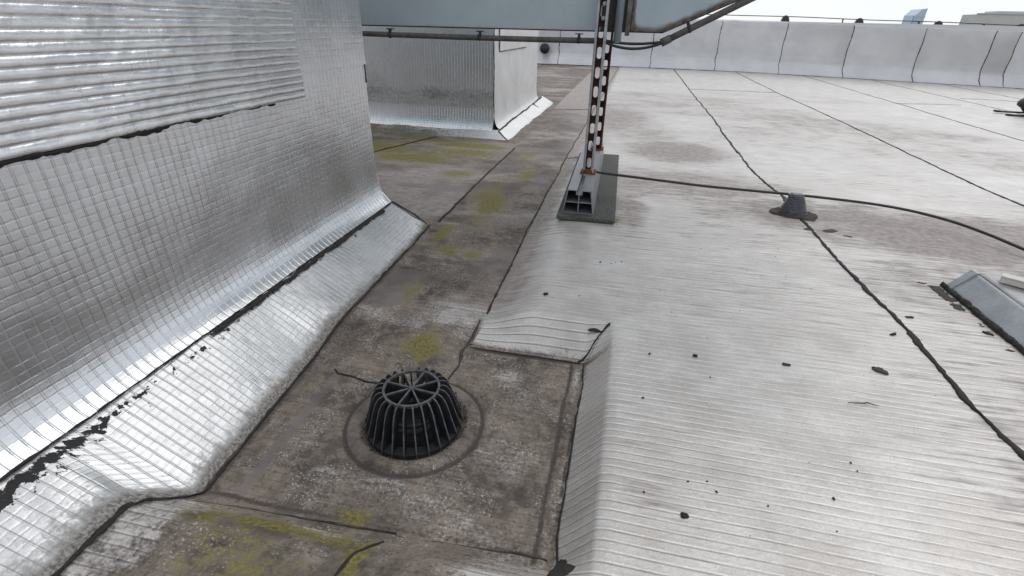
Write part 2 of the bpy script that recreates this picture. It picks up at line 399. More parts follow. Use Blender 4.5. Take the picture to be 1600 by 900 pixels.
MOSS = [(-.461, 1.027, .05, .05, .8), (-.557, 2.075, .07, .20, .8), (-.496, 2.60, .06, .14, .5), (-.97, 3.20, .30, .09, .95), (-1.25, 2.82, .30, .12, .7), (-1.55, 3.0, .25, .16, .8),
        (-.585, 1.588, .05, .06, .5), (-.497, 1.583, .04, .05, .5), (-.388, .516, .035, .02, .65), (-.47, .452, .10, .016, .75), (-.52, .40, .10, .05, .28), (-.325, .425, .018, .04, .9),
        (-.56, .37, .08, .05, .2), (-.60, 1.30, .03, .08, .4), (-.578, 2.98, .06, .2, .4), (.0, 1.95, .03, .06, .4), (-.85, 2.55, .12, .10, .45), (-.60, 2.25, .08, .25, .5), (-.95, 3.0, .3, .12, .55), (-1.3, 3.32, .3, .06, .8), (-.66, 1.75, .03, .10, .6), (-.60, .44, .08, .03, .35), (-.38, .45, .08, .02, .45), (-.45, .36, .10, .04, .35)]
def roof_attrs(X, Y):
    w1 = fbm(X * 3, Y * 3, 4, 40) - .5; w2 = fbm(X * 11, Y * 11, 4, 44) - .5
    Xw = X + .05 * w1 + .02 * w2; Yw = Y + .08 * w1
    d = np.zeros_like(X)
    # gutter and recess
    gut = ss(-.312 + .10 * ss(2.8, 4.5, Y), -.338 - .25 * ss(2.8, 4.5, Y), X + (.012 + .3 * ss(2.8, 4.5, Y)) * w1 + .012 * w2) * ss(.2, .6, Y + .3)
    amt = .84 - .06 * ss(1.2, 2.0, Y) + .9 * w1 + .6 * w2 - .25 * ss(.5, .7, fbm(X * 3, Y * 9, 3, 88))
    amt = amt * (1 - .92 * ss(4.2, 6.0, Y + .8 * w1))
    d = np.maximum(d, gut * amt)
    rec = ss(-.66, -.76, X) * ss(1.5, 1.7, Y)
    d = np.where(rec > .5, np.clip(.38 + 1.7 * (fbm(X * 2.2, Y * 6, 4, 51) - .5) + .35 * ss(3.2, 3.45, Y) + .25 * ss(-.85, -.70, X) * (fbm(X * 30, Y * 8, 3, 5)), 0, 1), d)
    # sump floor
    fl = front_line(X)
    sump = ss(-.012, -.045, Xw * .5 + X * .5) * ss(1.10, 1.075, Y + .01 * w2) * ss(-.07, -.03, Y - fl)
    d = np.maximum(d, sump * (.90 + .5 * w1 + .6 * w2 - .4 * ell(X, Y, -.23, .97, .06, .045) - .35 * ell(X, Y, -.13, .66, .04, .03) - .4 * ell(X, Y, -.50, .60, .03, .012)))
    # shadow band painted under the flap; wet band along the foot of the sides
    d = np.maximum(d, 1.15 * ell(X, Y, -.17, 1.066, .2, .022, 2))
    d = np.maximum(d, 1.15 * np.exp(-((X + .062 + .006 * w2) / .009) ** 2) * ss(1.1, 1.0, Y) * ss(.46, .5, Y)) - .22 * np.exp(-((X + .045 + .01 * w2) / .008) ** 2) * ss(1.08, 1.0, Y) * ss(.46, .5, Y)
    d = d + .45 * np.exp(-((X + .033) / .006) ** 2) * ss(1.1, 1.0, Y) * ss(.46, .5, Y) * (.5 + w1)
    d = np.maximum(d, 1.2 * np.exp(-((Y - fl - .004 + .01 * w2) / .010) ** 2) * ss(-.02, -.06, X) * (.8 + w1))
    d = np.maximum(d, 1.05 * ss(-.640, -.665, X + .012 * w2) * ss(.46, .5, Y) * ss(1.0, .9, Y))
    # apron in front of the sump
    ap = ss(-.02, -.10, Xw) * ss(-.02, -.05, Y - fl)
    apv = np.clip(.95 + 1.3 * (fbm(X * 7, Y * 10, 4, 77) - .5) - .60 * ss(-.62, -.70, X + .10 * w2) - .6 * ss(-.24, -.12, X) - .35 * np.exp(-((Y - fl + .045) / .012) ** 2) * (fbm(X * 5, Y * 2, 2, 79) > .5), 0, 1.1)
    d = d * (1 - ap) + ap * apv
    # water stains on the main roof
    wa = np.clip(.24 + 1.3 * (fbm(X * .9 + 3, Y * 1.6, 4, 91) - .5), 0, .6) * ss(9.5, 6.0, Y)
    for cx, cy, rx, ry, a, p_ in ((.33, 3.38, .36, .38, .95, 1.5), (.15, 3.9, .3, .5, .6, 1.3), (-.12, 4.6, .42, .9, .80, 1.3), (-.33, 3.7, .26, .8, .75, 1.3), (1.40, 2.15, .75, .36, 1.0, 1.5), (.85, 2.30, .60, .28, .8, 1.3), (1.45, 1.75, .45, .35, .7, 1.3),
            (.03, 2.15, .13, .42, .70, 1.3), (.35, 2.60, .65, .34, .75, 1.2), (1.08, 5.7, .10, .9, .55, 1.3), (1.0, 1.62, .30, .30, .55, 1.3), (.1, 6.4, .45, .35, .6, 1.3), (.2, 8.2, .5, .4, .45, 1.3),
            (.15, 2.0, .9, .45, .30, 1.0), (1.45, 3.3, .5, .4, .28, 1.2), (.12, .70, .10, .28, .30, 1.2), (-.05, 1.35, .25, .12, .22, 1.2)):
        wa = np.maximum(wa, a * ell(Xw, Yw, cx, cy, rx, ry, p_))
    # roll-off of the membrane into the gutter
    wa = np.maximum(wa, .85 * ss(-.20, -.305, X + .03 * w1 + .03 * w2) * ss(1.12, 1.3, Y))
    wa = np.maximum(wa, .42 * ss(-.05, -.25, X + .2 * w1) * ss(1.9, 2.5, Y) * ss(7, 5, Y))
    d = np.maximum(d, .60 * ell(X, Y, -.09, 1.118, .03, .035, 1.0))
    d = np.maximum(d, .42 * np.exp(-((X + .318 + .02 * w2) / .03) ** 2) * ss(1.15, 1.3, Y) * ss(4.5, 3, Y))
    # outlet collar: silt washed off the ring, black throat
    r = np.hypot(X - DC[0], Y - DC[1])
    d = np.where((r > .105) & (r < .145), .97 + .3 * w2, d)
    d = np.maximum(d, 1.1 * np.exp(-((r - .150 - .004 * w1) / .008) ** 2))
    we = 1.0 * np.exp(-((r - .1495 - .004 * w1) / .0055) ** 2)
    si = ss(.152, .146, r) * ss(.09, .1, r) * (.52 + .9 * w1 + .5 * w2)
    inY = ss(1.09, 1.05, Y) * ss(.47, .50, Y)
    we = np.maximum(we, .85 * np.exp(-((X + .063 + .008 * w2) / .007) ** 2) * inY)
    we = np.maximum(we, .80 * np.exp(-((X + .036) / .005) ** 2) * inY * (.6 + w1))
    we = np.maximum(we, 1.0 * ell(X, Y, -.19, 1.067, .17, .010, 2))  # the flap's shadow again, painted as a narrower, darker band
    si = np.maximum(si, .9 * np.exp(-((X + .625 + .02 * w2) / .016) ** 2) * ss(.95, .85, Y) * ss(.48, .52, Y))
    kerbx = np.interp(Y, [.44, .492, .70, .95, 1.81], [-.735, -.685, -.703, -.722, -.733])
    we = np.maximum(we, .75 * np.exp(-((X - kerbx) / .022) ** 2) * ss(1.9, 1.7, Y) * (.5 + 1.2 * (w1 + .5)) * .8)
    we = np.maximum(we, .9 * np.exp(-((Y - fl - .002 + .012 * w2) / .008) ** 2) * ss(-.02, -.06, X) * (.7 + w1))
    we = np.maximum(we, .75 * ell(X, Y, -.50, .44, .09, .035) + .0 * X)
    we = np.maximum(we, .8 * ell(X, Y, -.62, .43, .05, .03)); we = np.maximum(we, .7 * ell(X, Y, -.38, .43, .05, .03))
    we = np.maximum(we, .50 * ss(.52, .66, fbm(X * 4, Y * 5, 3, 97)) * ss(-.30, -.34, X) * ss(8, 4, Y))
    si = np.maximum(si, .7 * ss(.52, .62, fbm(X * 3 + 7, Y * 4, 3, 99)) * ss(-.31, -.35, X) * ss(1.0, 1.2, Y) * ss(6, 4, Y))
    we = we * (1 - .6 * rec); si = si * (1 - .3 * rec)
    mo = np.zeros_like(X)
    for cx, cy, rx, ry, a in MOSS: mo = np.maximum(mo, min(1, a * 1.3) * ell(X + .6 * rx * w2, Y + .6 * ry * w1 * 2, cx, cy, rx, ry, 1.2))
    ln = 1.6 * ss(-.1, -.2, X) * ss(.5, .42, Y) + .7 * ss(.5, .1, X) * ss(1.0, .7, Y) + .5 * ell(X, Y, .95, 1.5, .3, .5) + .9 * ss(1.20, 1.15, Y) * ss(1.05, 1.1, Y) * ss(.03, 0, X)
    return np.clip(d, 0, 1.2), np.clip(mo, 0, 1), ln, np.clip(wa, 0, 1), np.clip(we, 0, 1.1), np.clip(si, 0, 1)
def yarr(y0, y1, near=RIB / 6, far=.12):
    out = [y0]; y = y0
    while y < y1 - 1e-6:
        st = near if y < 2.0 else min(far, near * (1 + (y - 2.0) * 3.0))
        if y < .15: st = min(.03, .15 - y + .0005) if y0 < .1 else near
        y = min(y + st, y1); out.append(y)
    if len(out) > 2 and out[-1] - out[-2] < 1e-4: out.pop(-2)
    return np.array(out)
def patch(x0f, x1f, ys, nx, lift=0.0, rib=.0007, seed=0):
    """a strip of sheet between two edges x0(y), x1(y)"""
    ys = np.asarray(ys); t = np.linspace(0, 1, nx)
    x0 = np.array([x0f(y) if callable(x0f) else x0f for y in ys]); x1 = np.array([x1f(y) if callable(x1f) else x1f for y in ys])
    X = x0[:, None] + (x1 - x0)[:, None] * t[None]; Y = np.repeat(ys[:, None], nx, 1)
    Yr = Y + .004 * (fbm(X * 2.0 + seed, Y * 2, 2, 60) - .5) * 2
    Z = roof_z(X, Y, 0) + lift
    ph = np.mod(Yr / RIB, 1.0)
    Z = Z + rib * (np.exp(-((ph - .64) / .13) ** 2) * .6 - np.exp(-((ph - .5) / .06) ** 2)) * ss(4, 2.2, Y)
    d, mo, ln, wa, we, si = roof_attrs(X, Y)
    return dict(P=np.stack([X, Y, Z], -1), uv=np.stack([X, Yr], -1), dirt=d, moss=mo, line=ln, wash=wa, wet_shade=we, silt=si)
roof = box('roof', (2.0, 5.2, -9.3), (26, 13.4, 17.8), simple('building_wall', (.42, .40, .37), .8, 0, .2, 2), None)
tag(roof, kind='structure')
def sheet(patches, name='membrane_sheet', mat=None): return link(name, grid_mesh(patches), mat or M_ROOF, roof)

SEAM1 = [(.80, -1.4), (.80, .6), (.805, .873), (.791, 1.037), (.797, 1.312), (.773, 1.659), (.762, 2.034), (.765, 2.3), (.762, 2.552), (.732, 2.741), (.718, 3.072), (.720, 3.677), (.734, 4.786), (.735, 7.181), (.753, 10.95)]
SEAM2 = [(1.88, -1.4), (1.878, 2.742), (1.852, 3.103), (1.857, 3.807), (1.864, 4.769), (1.859, 5.973), (1.83, 7.284), (1.87, 10.95)]
def sx(S):
    a = np.array(S); return lambda y: float(np.interp(y, a[:, 1], a[:, 0]))
s1, s2 = sx(SEAM1), sx(SEAM2)
YF = 10.98
sump_r = lambda y: -.030                                        # foot of the right-hand slope
flap_l = lambda y: -.345 + .25 * max(0, y - 1.078)
yA = yarr(-1.4, 1.165); yB = yarr(1.165, YF)
def concentrate(x0, x1, xs, n): pass
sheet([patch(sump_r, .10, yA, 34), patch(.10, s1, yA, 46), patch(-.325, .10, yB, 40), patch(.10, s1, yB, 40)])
sheet([patch(s1, s2, yarr(-1.4, YF), 60)])
sheet([patch(s2, 3.05, yarr(-1.4, YF, RIB / 3), 24)])
for xa, xb in ((3.05, 4.18), (4.18, 5.29), (5.29, 6.40), (6.40, 7.5), (7.5, 8.6), (8.6, 9.7), (9.7, 12.0)):
    sheet([patch(xa, xb, yarr(2.6, YF, RIB), 10)])
sheet([patch(3.05, 12.0, np.linspace(-1.4, 2.6, 40), 20)])
# the back flap of the sump, a small sheet of its own lapped on the slope
yb = np.linspace(1.070, 1.172, 40)
fp = patch(lambda y: -.343 + .22 * (y - 1.07), lambda y: -.030 + .55 * (y - 1.07), yb, 60, lift=.003, rib=.0014)
fp['dirt'] = np.clip(fp['dirt'] * .35 + .30 * ss(1.105, 1.078, fp['P'][..., 1]) + .25 * (fbm(fp['P'][..., 0] * 20, fp['P'][..., 1] * 30, 4, 90) - .4), 0, 1); fp['line'] = fp['line'] * 0 + 1.3
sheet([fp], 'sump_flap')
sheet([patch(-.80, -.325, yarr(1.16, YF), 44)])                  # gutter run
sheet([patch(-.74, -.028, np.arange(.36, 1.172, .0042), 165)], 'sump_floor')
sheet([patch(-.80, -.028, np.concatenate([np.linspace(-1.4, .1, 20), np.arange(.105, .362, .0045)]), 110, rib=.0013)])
sheet([patch(-4.2, -.72, np.concatenate([np.arange(1.55, 3.9, .012)]), 130)])
for xa, xb in ((-1.75, -.78), (-2.85, -1.75), (-3.95, -2.85), (-5.05, -3.95), (-6.15, -5.05), (-10, -6.15)):
    sheet([patch(xa, xb, np.linspace(3.9, YF, 90), 12)])
sheet([patch(-10, -4.2, np.linspace(-1.4, 3.9, 40), 20)])
sheet([patch(-4.2, -.80, np.linspace(-1.4, 1.55, 30), 20, lift=-.01)])

def on_roof(pts, lift=.001): 
    P = resample([(x, y, 0) for x, y in pts], .01); P[:, 2] = roof_z(P[:, 0], P[:, 1]) + lift; return P
def roof_bead(pts, w, h, mat=M_TAR, seed=1, wob=.004, jit=.4, name='seam_bead', lift=.001):
    P = on_roof(pts, lift); return link(name, bead_mesh(P, w, h, step=.01, jit=jit, wob=wob, seed=seed), mat, roof)
roof_bead([p for p in SEAM1 if .2 < p[1] < 2.1 or p[1] < 0][:0] or [(.80, .3), *[p for p in SEAM1 if .55 < p[1] < 2.2]], .015, .0026, seed=2, wob=.006, jit=.8)
roof_bead([p for p in SEAM1 if 2.0 < p[1]], .014, .0025, seed=3, wob=.014, jit=.8)
roof_bead([(1.88, 1.70)] + [p for p in SEAM2 if p[1] > 1], .013, .0025, seed=4, wob=.012, jit=.8)
roof_bead([(3.05, 2.6), (3.06, 5.9), (3.05, YF)], .012, .002, seed=5, wob=.02, jit=.8)
for i, x in enumerate((4.18, 5.29, 6.40, 7.5, 8.6)): roof_bead([(x, 3.0), (x, YF)], .011, .002, seed=6 + i, wob=.02)
for i, x in enumerate((-1.75, -2.85)): roof_bead([(x, 5.3), (x, YF)], .013, .003, seed=16 + i, wob=.02)
roof_bead([(-.330, 1.2), (-.338, 1.8), (-.333, 2.4), (-.335, 3.2), (-.325, 5), (-.30, 8), (-.28, YF)], .007, .0015, M_TAR, 21, .010, .9)
roof_bead([(.735, 7.25), (1.84, 7.37)], .012, .002, M_TARB, 22, .02)
roof_bead([(3.06, 7.0), (3.9, 7.35)], .012, .002, M_TARB, 23, .02)
roof_bead([(-.70, 4.98), (-.33, 5.09)], .012, .002, M_TARB, 24, .02)
roof_bead([(4.3, 8.2), (5.29, 8.3)], .014, .002, M_TARB, 25, .02)
roof_bead([(-.712, 1.84), (-.70, 2.4), (-.695, 3.22)], .012, .003, M_TAR, 26, .012)
roof_bead([(-1.62, 2.55), (-1.30, 3.40)], .012, .004, M_TAR, 27, .01)
roof_bead([(-.335, 3.05), (-.12, 3.1)], .008, .002, M_TARB, 28, .01)
# cracks and tar lines round the sump
roof_bead([(-.648, .895), (-.63, .878), (-.595, .876), (-.55, .868), (-.505, .872)], .004, .0015, M_TAR, 30, .010, .9)
roof_bead([(-.338, 1.165), (-.350, 1.085), (-.356, 1.037), (-.342, .99), (-.351, .925)], .007, .002, M_TARB, 31, .016, .9)
roof_bead([(-.345, 1.078), (-.20, 1.074), (-.045, 1.071)], .006, .0015, M_TAR, 32, .006, .9)
roof_bead([(-.05, 1.072), (-.028, 1.09), (.0, 1.13), (.020, 1.158)], .006, .002, M_TAR, 33, .004, .9, lift=.004)
roof_bead([(-.034, 1.085), (-.027, .98), (-.030, .85), (-.027, .70), (-.030, .56), (-.020, .50)], .0042, .0012, M_TAR, 34, .008, 1.0)
roof_bead([(-.70, .470), (-.62, .482), (-.50, .487), (-.38, .492), (-.30, .498)], .0034, .0008, M_TARB, 36, .016, 1.2)
roof_bead([(-.30, .498), (-.20, .506), (-.10, .512), (-.04, .515)], .003, .0008, M_TARB, 37, .016, 1.2)
roof_bead([(-.305, .470), (-.318, .445), (-.330, .415), (-.345, .36)], .0045, .0012, M_TAR, 35, .014, 1.2)
link('tar_patch', blob_mesh(-.012, 1.142, .021, float(roof_z(-.012, 1.142)) + .002, .003, 5, .5, .1), M_TAR, roof)
link('tar_patch', blob_mesh(-.016, .485, .014, float(roof_z(-.016, .485)) - .001, .004, 9, .7, 1.2), M_TAR, roof)
link('tar_patch', blob_mesh(-.012, .462, .024, float(roof_z(-.012, .462)) - .002, .005, 19, .8, .2), M_TAR, roof)

# ------------------------------------------------------------------ left plinth clad in embossed foil
XW, YE = -.95, 1.79
plinth = thing('plant_plinth', 'near plant plinth wrapped in embossed silver foil membrane, left of the drain', 'plinth', (XW, .6, 0))
def child(o, parent):
    o.parent = parent; o.matrix_parent_inverse = parent.matrix_world.inverted(); return o
def put(name, me, mat, par):
    o = link(name, me, mat); o.parent = par; o.matrix_parent_inverse = Matrix.Translation(par.location).inverted(); return o
put('core', prism_mesh([(-4.0, -.2), (XW - .006, -.2), (XW - .006, 1.35), (-4.0, 1.35)], 'Y', -1.4, YE - .004), M_FOIL_PALE, plinth)
KERB = [(-1.4, -.735), (.30, -.732), (.440, -.735), (.492, -.685), (.70, -.703), (.95, -.722), (1.81, -.733)]
def kerb_x(y): return np.interp(y, [k[0] for k in KERB], [k[1] for k in KERB])
SEAM = (-.895, .045)
def emboss(u, v, pu=.028, pv=.020, au=.0011, av=.0006, seed=0):
    u = u + .0012 * (fbm(u * 4, v * 6, 2, seed + 70) - .5)
    cu = np.floor(u / pu + .5); du = u - cu * pu
    vj = v + .010 * (_h(cu, cu * 0 + 3, seed) - .5) + .004 * (fbm(u * 9, v * 9, 2, seed + 5) - .5)
    cv = np.floor(vj / pv + .5); dv = vj - cv * pv
    keep = .25 + .75 * _h(cu, cv, seed + 3)
    ru = np.exp(-(du / .0030) ** 2); rv = np.exp(-(dv / .0026) ** 2) * keep
    sh = np.exp(-((du - .0055) / .0032) ** 2)
    return (au * ru - au * .55 * sh + av * rv) * .0, -1.0 + 0 * sh
def ylist(a, b, fine=.007, f0=.30):
    out = list(np.arange(a, f0, .03)) if a < f0 else []
    out += list(np.arange(max(a, f0), b, fine)) + [b]; return np.array(out)
def wall_patch(prof, ys, edge=None, off=0.0, em=None, dirtf=None, peelf=None, wr=.003, seed=0, v0=0.0):
    """prof: (n,2) list of (x,z) points, swept along Y; relief goes along the profile normal"""
    prof = np.asarray(prof, float)
    T = np.gradient(prof, axis=0); T /= np.linalg.norm(T, axis=1)[:, None]
    N = np.stack([T[:, 1], -T[:, 0]], -1)                         # towards +X / up
    v = v0 + np.concatenate([[0], np.cumsum(np.linalg.norm(np.diff(prof, axis=0), axis=1))])
    Yg, Vg = np.meshgrid(ys, v, indexing='ij')
    h = off + wr * (fbm(Yg * 5, Vg * 6, 3, seed + 100) - .5) * 2 + wr * .35 * (fbm(Yg * 22, Vg * 22, 3, seed + 103) - .5) * 2
    gro = np.zeros_like(Yg)
    if em:
        e, gro = em(Yg, Vg); h = h + e
    X = prof[None, :, 0] + h * N[None, :, 0]; Z = prof[None, :, 1] + h * N[None, :, 1]
    P = np.stack([X, Yg, Z], -1)
    d = dirtf(Yg, Vg, Z) if dirtf else np.zeros_like(Yg); pl = peelf(Yg, Vg) if peelf else np.zeros_like(Yg)
    return dict(P=P, uv=np.stack([Yg, Vg], -1), em=(gro < -.5) * 1.0, groove=np.maximum(gro, 0), dirt=d, peel=pl, moss=np.zeros_like(Yg))
# lower sheet: flare curving up into the wall
t = np.linspace(0, 1, 60)[:, None]
bz = (1 - t) ** 2 * np.array(SEAM) + 2 * t * (1 - t) * np.array((-.951, .076)) + t ** 2 * np.array((XW, .195))
up_ = np.stack([np.full(118, XW), np.linspace(.198, .60, 118)], -1)
prof = np.concatenate([bz, up_])
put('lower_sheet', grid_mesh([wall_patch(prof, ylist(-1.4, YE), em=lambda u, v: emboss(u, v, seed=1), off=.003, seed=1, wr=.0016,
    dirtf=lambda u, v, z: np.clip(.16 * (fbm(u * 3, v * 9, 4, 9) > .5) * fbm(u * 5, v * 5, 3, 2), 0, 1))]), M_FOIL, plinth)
# cant strip under it
ysC = ylist(-1.4, 1.80)
nC = 66; tc = np.linspace(0, 1, nC)
kx = kerb_x(ysC); kz = roof_z(kx, ysC) - .004
Yg = np.repeat(ysC[:, None], nC, 1); Tg = np.repeat(tc[None], len(ysC), 0)
A0 = np.stack([kx, ysC, kz], -1)[:, None]; B0 = np.stack([np.full_like(kx, SEAM[0] - .012), ysC, np.full_like(kx, SEAM[1] + .008)], -1)[:, None]
arc = np.linalg.norm(B0 - A0, axis=-1); Vg = Tg * arc
e, gro = emboss(Yg, Vg, seed=2, au=.0010, av=.0005)
h = e + .003 * np.sin(np.pi * Tg) + .0022 * (fbm(Yg * 7, Vg * 9, 3, 200) - .5) * 2 + .0009 * (fbm(Yg * 40, Vg * 40, 3, 203) - .5) * 2
Nn = np.array([.53, 0, .85]); P = A0 + (B0 - A0) * Tg[..., None] + Nn * h[..., None]
fromseam = arc - Vg
band = np.exp(-((fromseam - .022 - .02 * (fbm(Yg * 3, Yg * 0, 2, 7))) / .012) ** 2)
dens = .45 + .55 * ss(.85, .40, Yg) + .45 * np.exp(-((Yg - .95) / .25) ** 2)
peel = np.clip(band * np.minimum(dens, .95) * .60 + .47 * np.exp(-((fromseam - .050) / .026) ** 2) * ss(.66, .40, Yg) + .40 * np.exp(-((fromseam - .008) / .008) ** 2) * (fbm(Yg * 9, Yg * 0, 2, 3) > .5), 0, 1)
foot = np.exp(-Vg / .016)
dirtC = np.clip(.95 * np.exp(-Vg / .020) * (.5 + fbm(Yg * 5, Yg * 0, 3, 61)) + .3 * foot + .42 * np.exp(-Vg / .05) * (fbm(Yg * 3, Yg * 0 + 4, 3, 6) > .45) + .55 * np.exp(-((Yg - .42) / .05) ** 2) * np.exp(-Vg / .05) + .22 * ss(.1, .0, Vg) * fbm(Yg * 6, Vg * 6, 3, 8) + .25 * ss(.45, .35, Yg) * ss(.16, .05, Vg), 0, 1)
put('cant_strip', grid_mesh([dict(P=P, uv=np.stack([Yg * 1.15, Vg * 1.0], -1), em=np.ones_like(gro), groove=np.maximum(gro, 0), dirt=dirtC, peel=peel, moss=ss(1.5, 1.75, Yg) * foot)]), M_FOIL_CANT, plinth)
# closing end of the cant
put('cant_end', prism_mesh([(-.747, -.06), (-.76, -.045), (-.895, .050), (-.93, .09), (-.945, .16), (-.955, .16), (-.955, -.08)], 'Y', YE - .002, 1.797), M_FOIL_CANT, plinth)
def put_bead(path, w, hgt, nrm, mat, par, seed, jit=.5, wob=.004, step=.006, name='seam_bead'):
    return put(name, bead_mesh(path, w, hgt, nrm, step, jit, wob, seed), mat, par)
put_bead([(SEAM[0] + .004, .2, SEAM[1] + .007), (SEAM[0] + .004, 1.795, SEAM[1] + .007)], .0036, .0015, (.53, 0, .85), M_TAR, plinth, 41, 1.1, .003)
put_bead([(SEAM[0] + .012, .80, SEAM[1] + .004), (SEAM[0] + .009, 1.70, SEAM[1] + .006)], .012, .002, (.53, 0, .85), M_TAR, plinth, 42, .9, .008)
kp = [(float(kerb_x(y)), y, float(roof_z(kerb_x(y), y)) + .002) for y in np.arange(.1, 1.81, .02)]
put_bead([k for k in kp if k[1] > .40], .0065, .002, (.3, 0, .95), M_TAR, plinth, 43, 1.1, .008)
put_bead([k for k in kp if k[1] < .44], .013, .002, (.3, 0, .95), M_TAR, plinth, 48, 1.0, .010)
put_bead([(-.745, 1.798, -.035), (-.80, 1.80, .005), (-.895, 1.80, .052)], .008, .003, (.4, .3, .85), M_TAR, plinth, 44)
# upper sheet with clapboard-like horizontal ribs
def sheet_ribs(u, v):
    v = v + .0022 * (fbm(u * 1.6, v * 3, 3, 301) - .5) * 2 + .010 * u * 0
    ph = np.mod(v / .0182, 1.0)
    hh = .0027 * np.sin(np.pi * ph) ** .55 * (.7 + .6 * fbm(u * 2.2, v * 30, 3, 302)) + .0016 * (1 - ph)
    cr = .0018 * np.abs(fbm(u * 7 + v * 5, v * 16 - u * 3, 3, 303) - .5) * 2 + .0007 * np.abs(fbm(u * 22 + v * 15, v * 40 - u * 12, 2, 307) - .5) * 2 + .0035 * (fbm(u * 2.5, v * 9, 3, 304) - .5)
    return hh + cr, np.clip(np.exp(-((ph - .95) / .07) ** 2), 0, 1) * (.55 + .6 * fbm(u * 6, v * 4, 2, 306))
zu = np.linspace(.497, 1.15, 290)
put('upper_sheet', grid_mesh([wall_patch(np.stack([np.full_like(zu, XW), zu], -1), ylist(-1.4, 1.385, .005), off=.012, em=sheet_ribs, wr=.004, seed=5)]), M_FOIL_UP, plinth)
zc = np.linspace(.562, 1.15, 200)
def corner_em(u, v): return emboss(u, v, seed=9, pu=.024, pv=.05, au=.0012, av=.0004)
put('corner_sheet', grid_mesh([wall_patch(np.stack([np.full_like(zc, XW), zc], -1), np.append(np.arange(1.372, YE, .008), YE), off=.0075, em=corner_em, wr=.003, seed=6)]), M_FOIL, plinth)
put_bead([(XW + .006, .2, .494), (XW + .006, 1.25, .499)], .013, .008, (1, 0, 0), M_TAR, plinth, 45, 1.0, .007)
put_bead([(XW + .006, 1.22, .499), (XW + .006, 1.385, .500)], .004, .004, (1, 0, 0), M_TAR, plinth, 46, .8, .002)
put_bead([(XW + .004, YE + .001, .5), (XW + .004, YE + .001, 1.15)], .006, .002, (.7, .7, 0), M_TAR, plinth, 47, .5, .002)

# ------------------------------------------------------------------ rear plinth
P2Y, P2X, P2E = 3.60, -.935, 5.30
rear = thing('plant_plinth', 'far silver block under the duct with mossy foot and pale right side', 'plinth', (P2X, P2Y, 0))
put('core', prism_mesh([(-4.2, P2Y + .006), (P2X - .006, P2Y + .006), (P2X - .006, P2E - .01), (-4.2, P2E - .01)], 'Z', -.2, 1.0), M_FOIL_PALE, rear)
def swept(prof, a, b, n, fn, em, off, seed, wr, dirtf=None, mossf=None):
    """prof (d,z): distance out from the wall; fn maps (s, d, z) to world"""
    prof = np.asarray(prof, float); v = np.concatenate([[0], np.cumsum(np.linalg.norm(np.diff(prof, axis=0), axis=1))])
    T = np.gradient(prof, axis=0); T /= np.linalg.norm(T, axis=1)[:, None]; N = np.stack([T[:, 1], -T[:, 0]], -1)
    s = np.linspace(a, b, n); S, V = np.meshgrid(s, v, indexing='ij')
    h = off + wr * (fbm(S * 5, V * 6, 3, seed) - .5) * 2; gro = np.zeros_like(S)
    if em: e, gro = em(S, V); h = h + e
    D = prof[None, :, 0] + h * N[None, :, 0]; Z = prof[None, :, 1] + h * N[None, :, 1]
    dirt = dirtf(S, V, Z) if dirtf else np.zeros_like(S)
    mo = mossf(S, V, Z) if mossf else np.zeros_like(S)
    return dict(P=fn(S, D, Z), uv=np.stack([S, V], -1), em=(gro < -.5) * 1.7, groove=np.maximum(gro, 0), dirt=dirt, peel=np.zeros_like(S), moss=mo)
fw = [(.050, .018), (.022, .040), (.008, .070), (.002, .11), (0, .15)] + [(0, z) for z in np.linspace(.18, 1.0, 230)]
fw = np.array(fw)
front_fn = lambda S, D, Z: np.stack([S, P2Y - D, Z], -1)
side_fn = lambda S, D, Z: np.stack([P2X + D, S, Z], -1)
fwf = np.array([(.090, -.006), (.066, .010), (.042, .034), (.020, .068), (.008, .11), (0, .16)] + [(0, z) for z in np.linspace(.17, 1.0, 120)])
put('front_sheet', grid_mesh([swept(fwf, -2.6, P2X + .003, 420, front_fn, lambda u, v: emboss(u, v, pu=.028, pv=.022, au=.0016, av=.0013, seed=15), .003, 401, .0015,
    lambda S, V, Z: np.clip(.60 * np.exp(-((Z - .24) / .08) ** 2) * (.4 + fbm(S * 3, V * 2, 3, 411)) + .45 * np.exp(-((Z - .03) / .03) ** 2) * fbm(S * 9, V * 9, 3, 5), 0, 1))]), M_FOIL, rear)
put('side_sheet', grid_mesh([swept(fw, P2Y - .006, P2E, 120, side_fn, None, .003, 402, .004)]), M_FOIL_PALE, rear)
cz = -.045
cant = np.array([(.20, cz - .002), (.17, cz + .010), (.12, cz + .034), (.07, cz + .060), (.045, cz + .072)])
cant = np.stack([np.interp(np.linspace(0, 4, 24), range(5), cant[:, k]) for k in (0, 1)], -1)
put('cant_strip', grid_mesh([swept(cant, -2.6, P2X + .20, 300, lambda S, D, Z: np.stack([np.minimum(S, P2X + D), P2Y - D, Z], -1), lambda u, v: emboss(u, v, seed=17), .001, 403, .004,
    lambda S, V, Z: np.clip(.62 * ss(-.85, -1.6, S) * (.30 + fbm(S * 8, V * 20, 3, 2)) + .35 * np.exp(-V / .03) + .2, 0, 1), lambda S, V, Z: .35 * ss(-1.0, -1.4, S))]), M_FOIL_CANT, rear)
put('cant_strip', grid_mesh([swept(cant, P2Y - .20, P2E + .12, 200, lambda S, D, Z: np.stack([P2X + D, np.maximum(S, P2Y - D), Z + .02 * lin(P2Y, P2E, S)], -1), None, .001, 404, .006,
    lambda S, V, Z: np.clip(.85 * np.exp(-V / .035) + .25 * fbm(S * 6, V * 20, 3, 3), 0, 1))]), M_FOIL_PALE, rear)
put_bead([(-2.6, P2Y - .096, -.004), (P2X + .08, P2Y - .094, -.003)], .010, .004, (0, -.6, .8), M_TAR, rear, 61, .9, .008, .01)
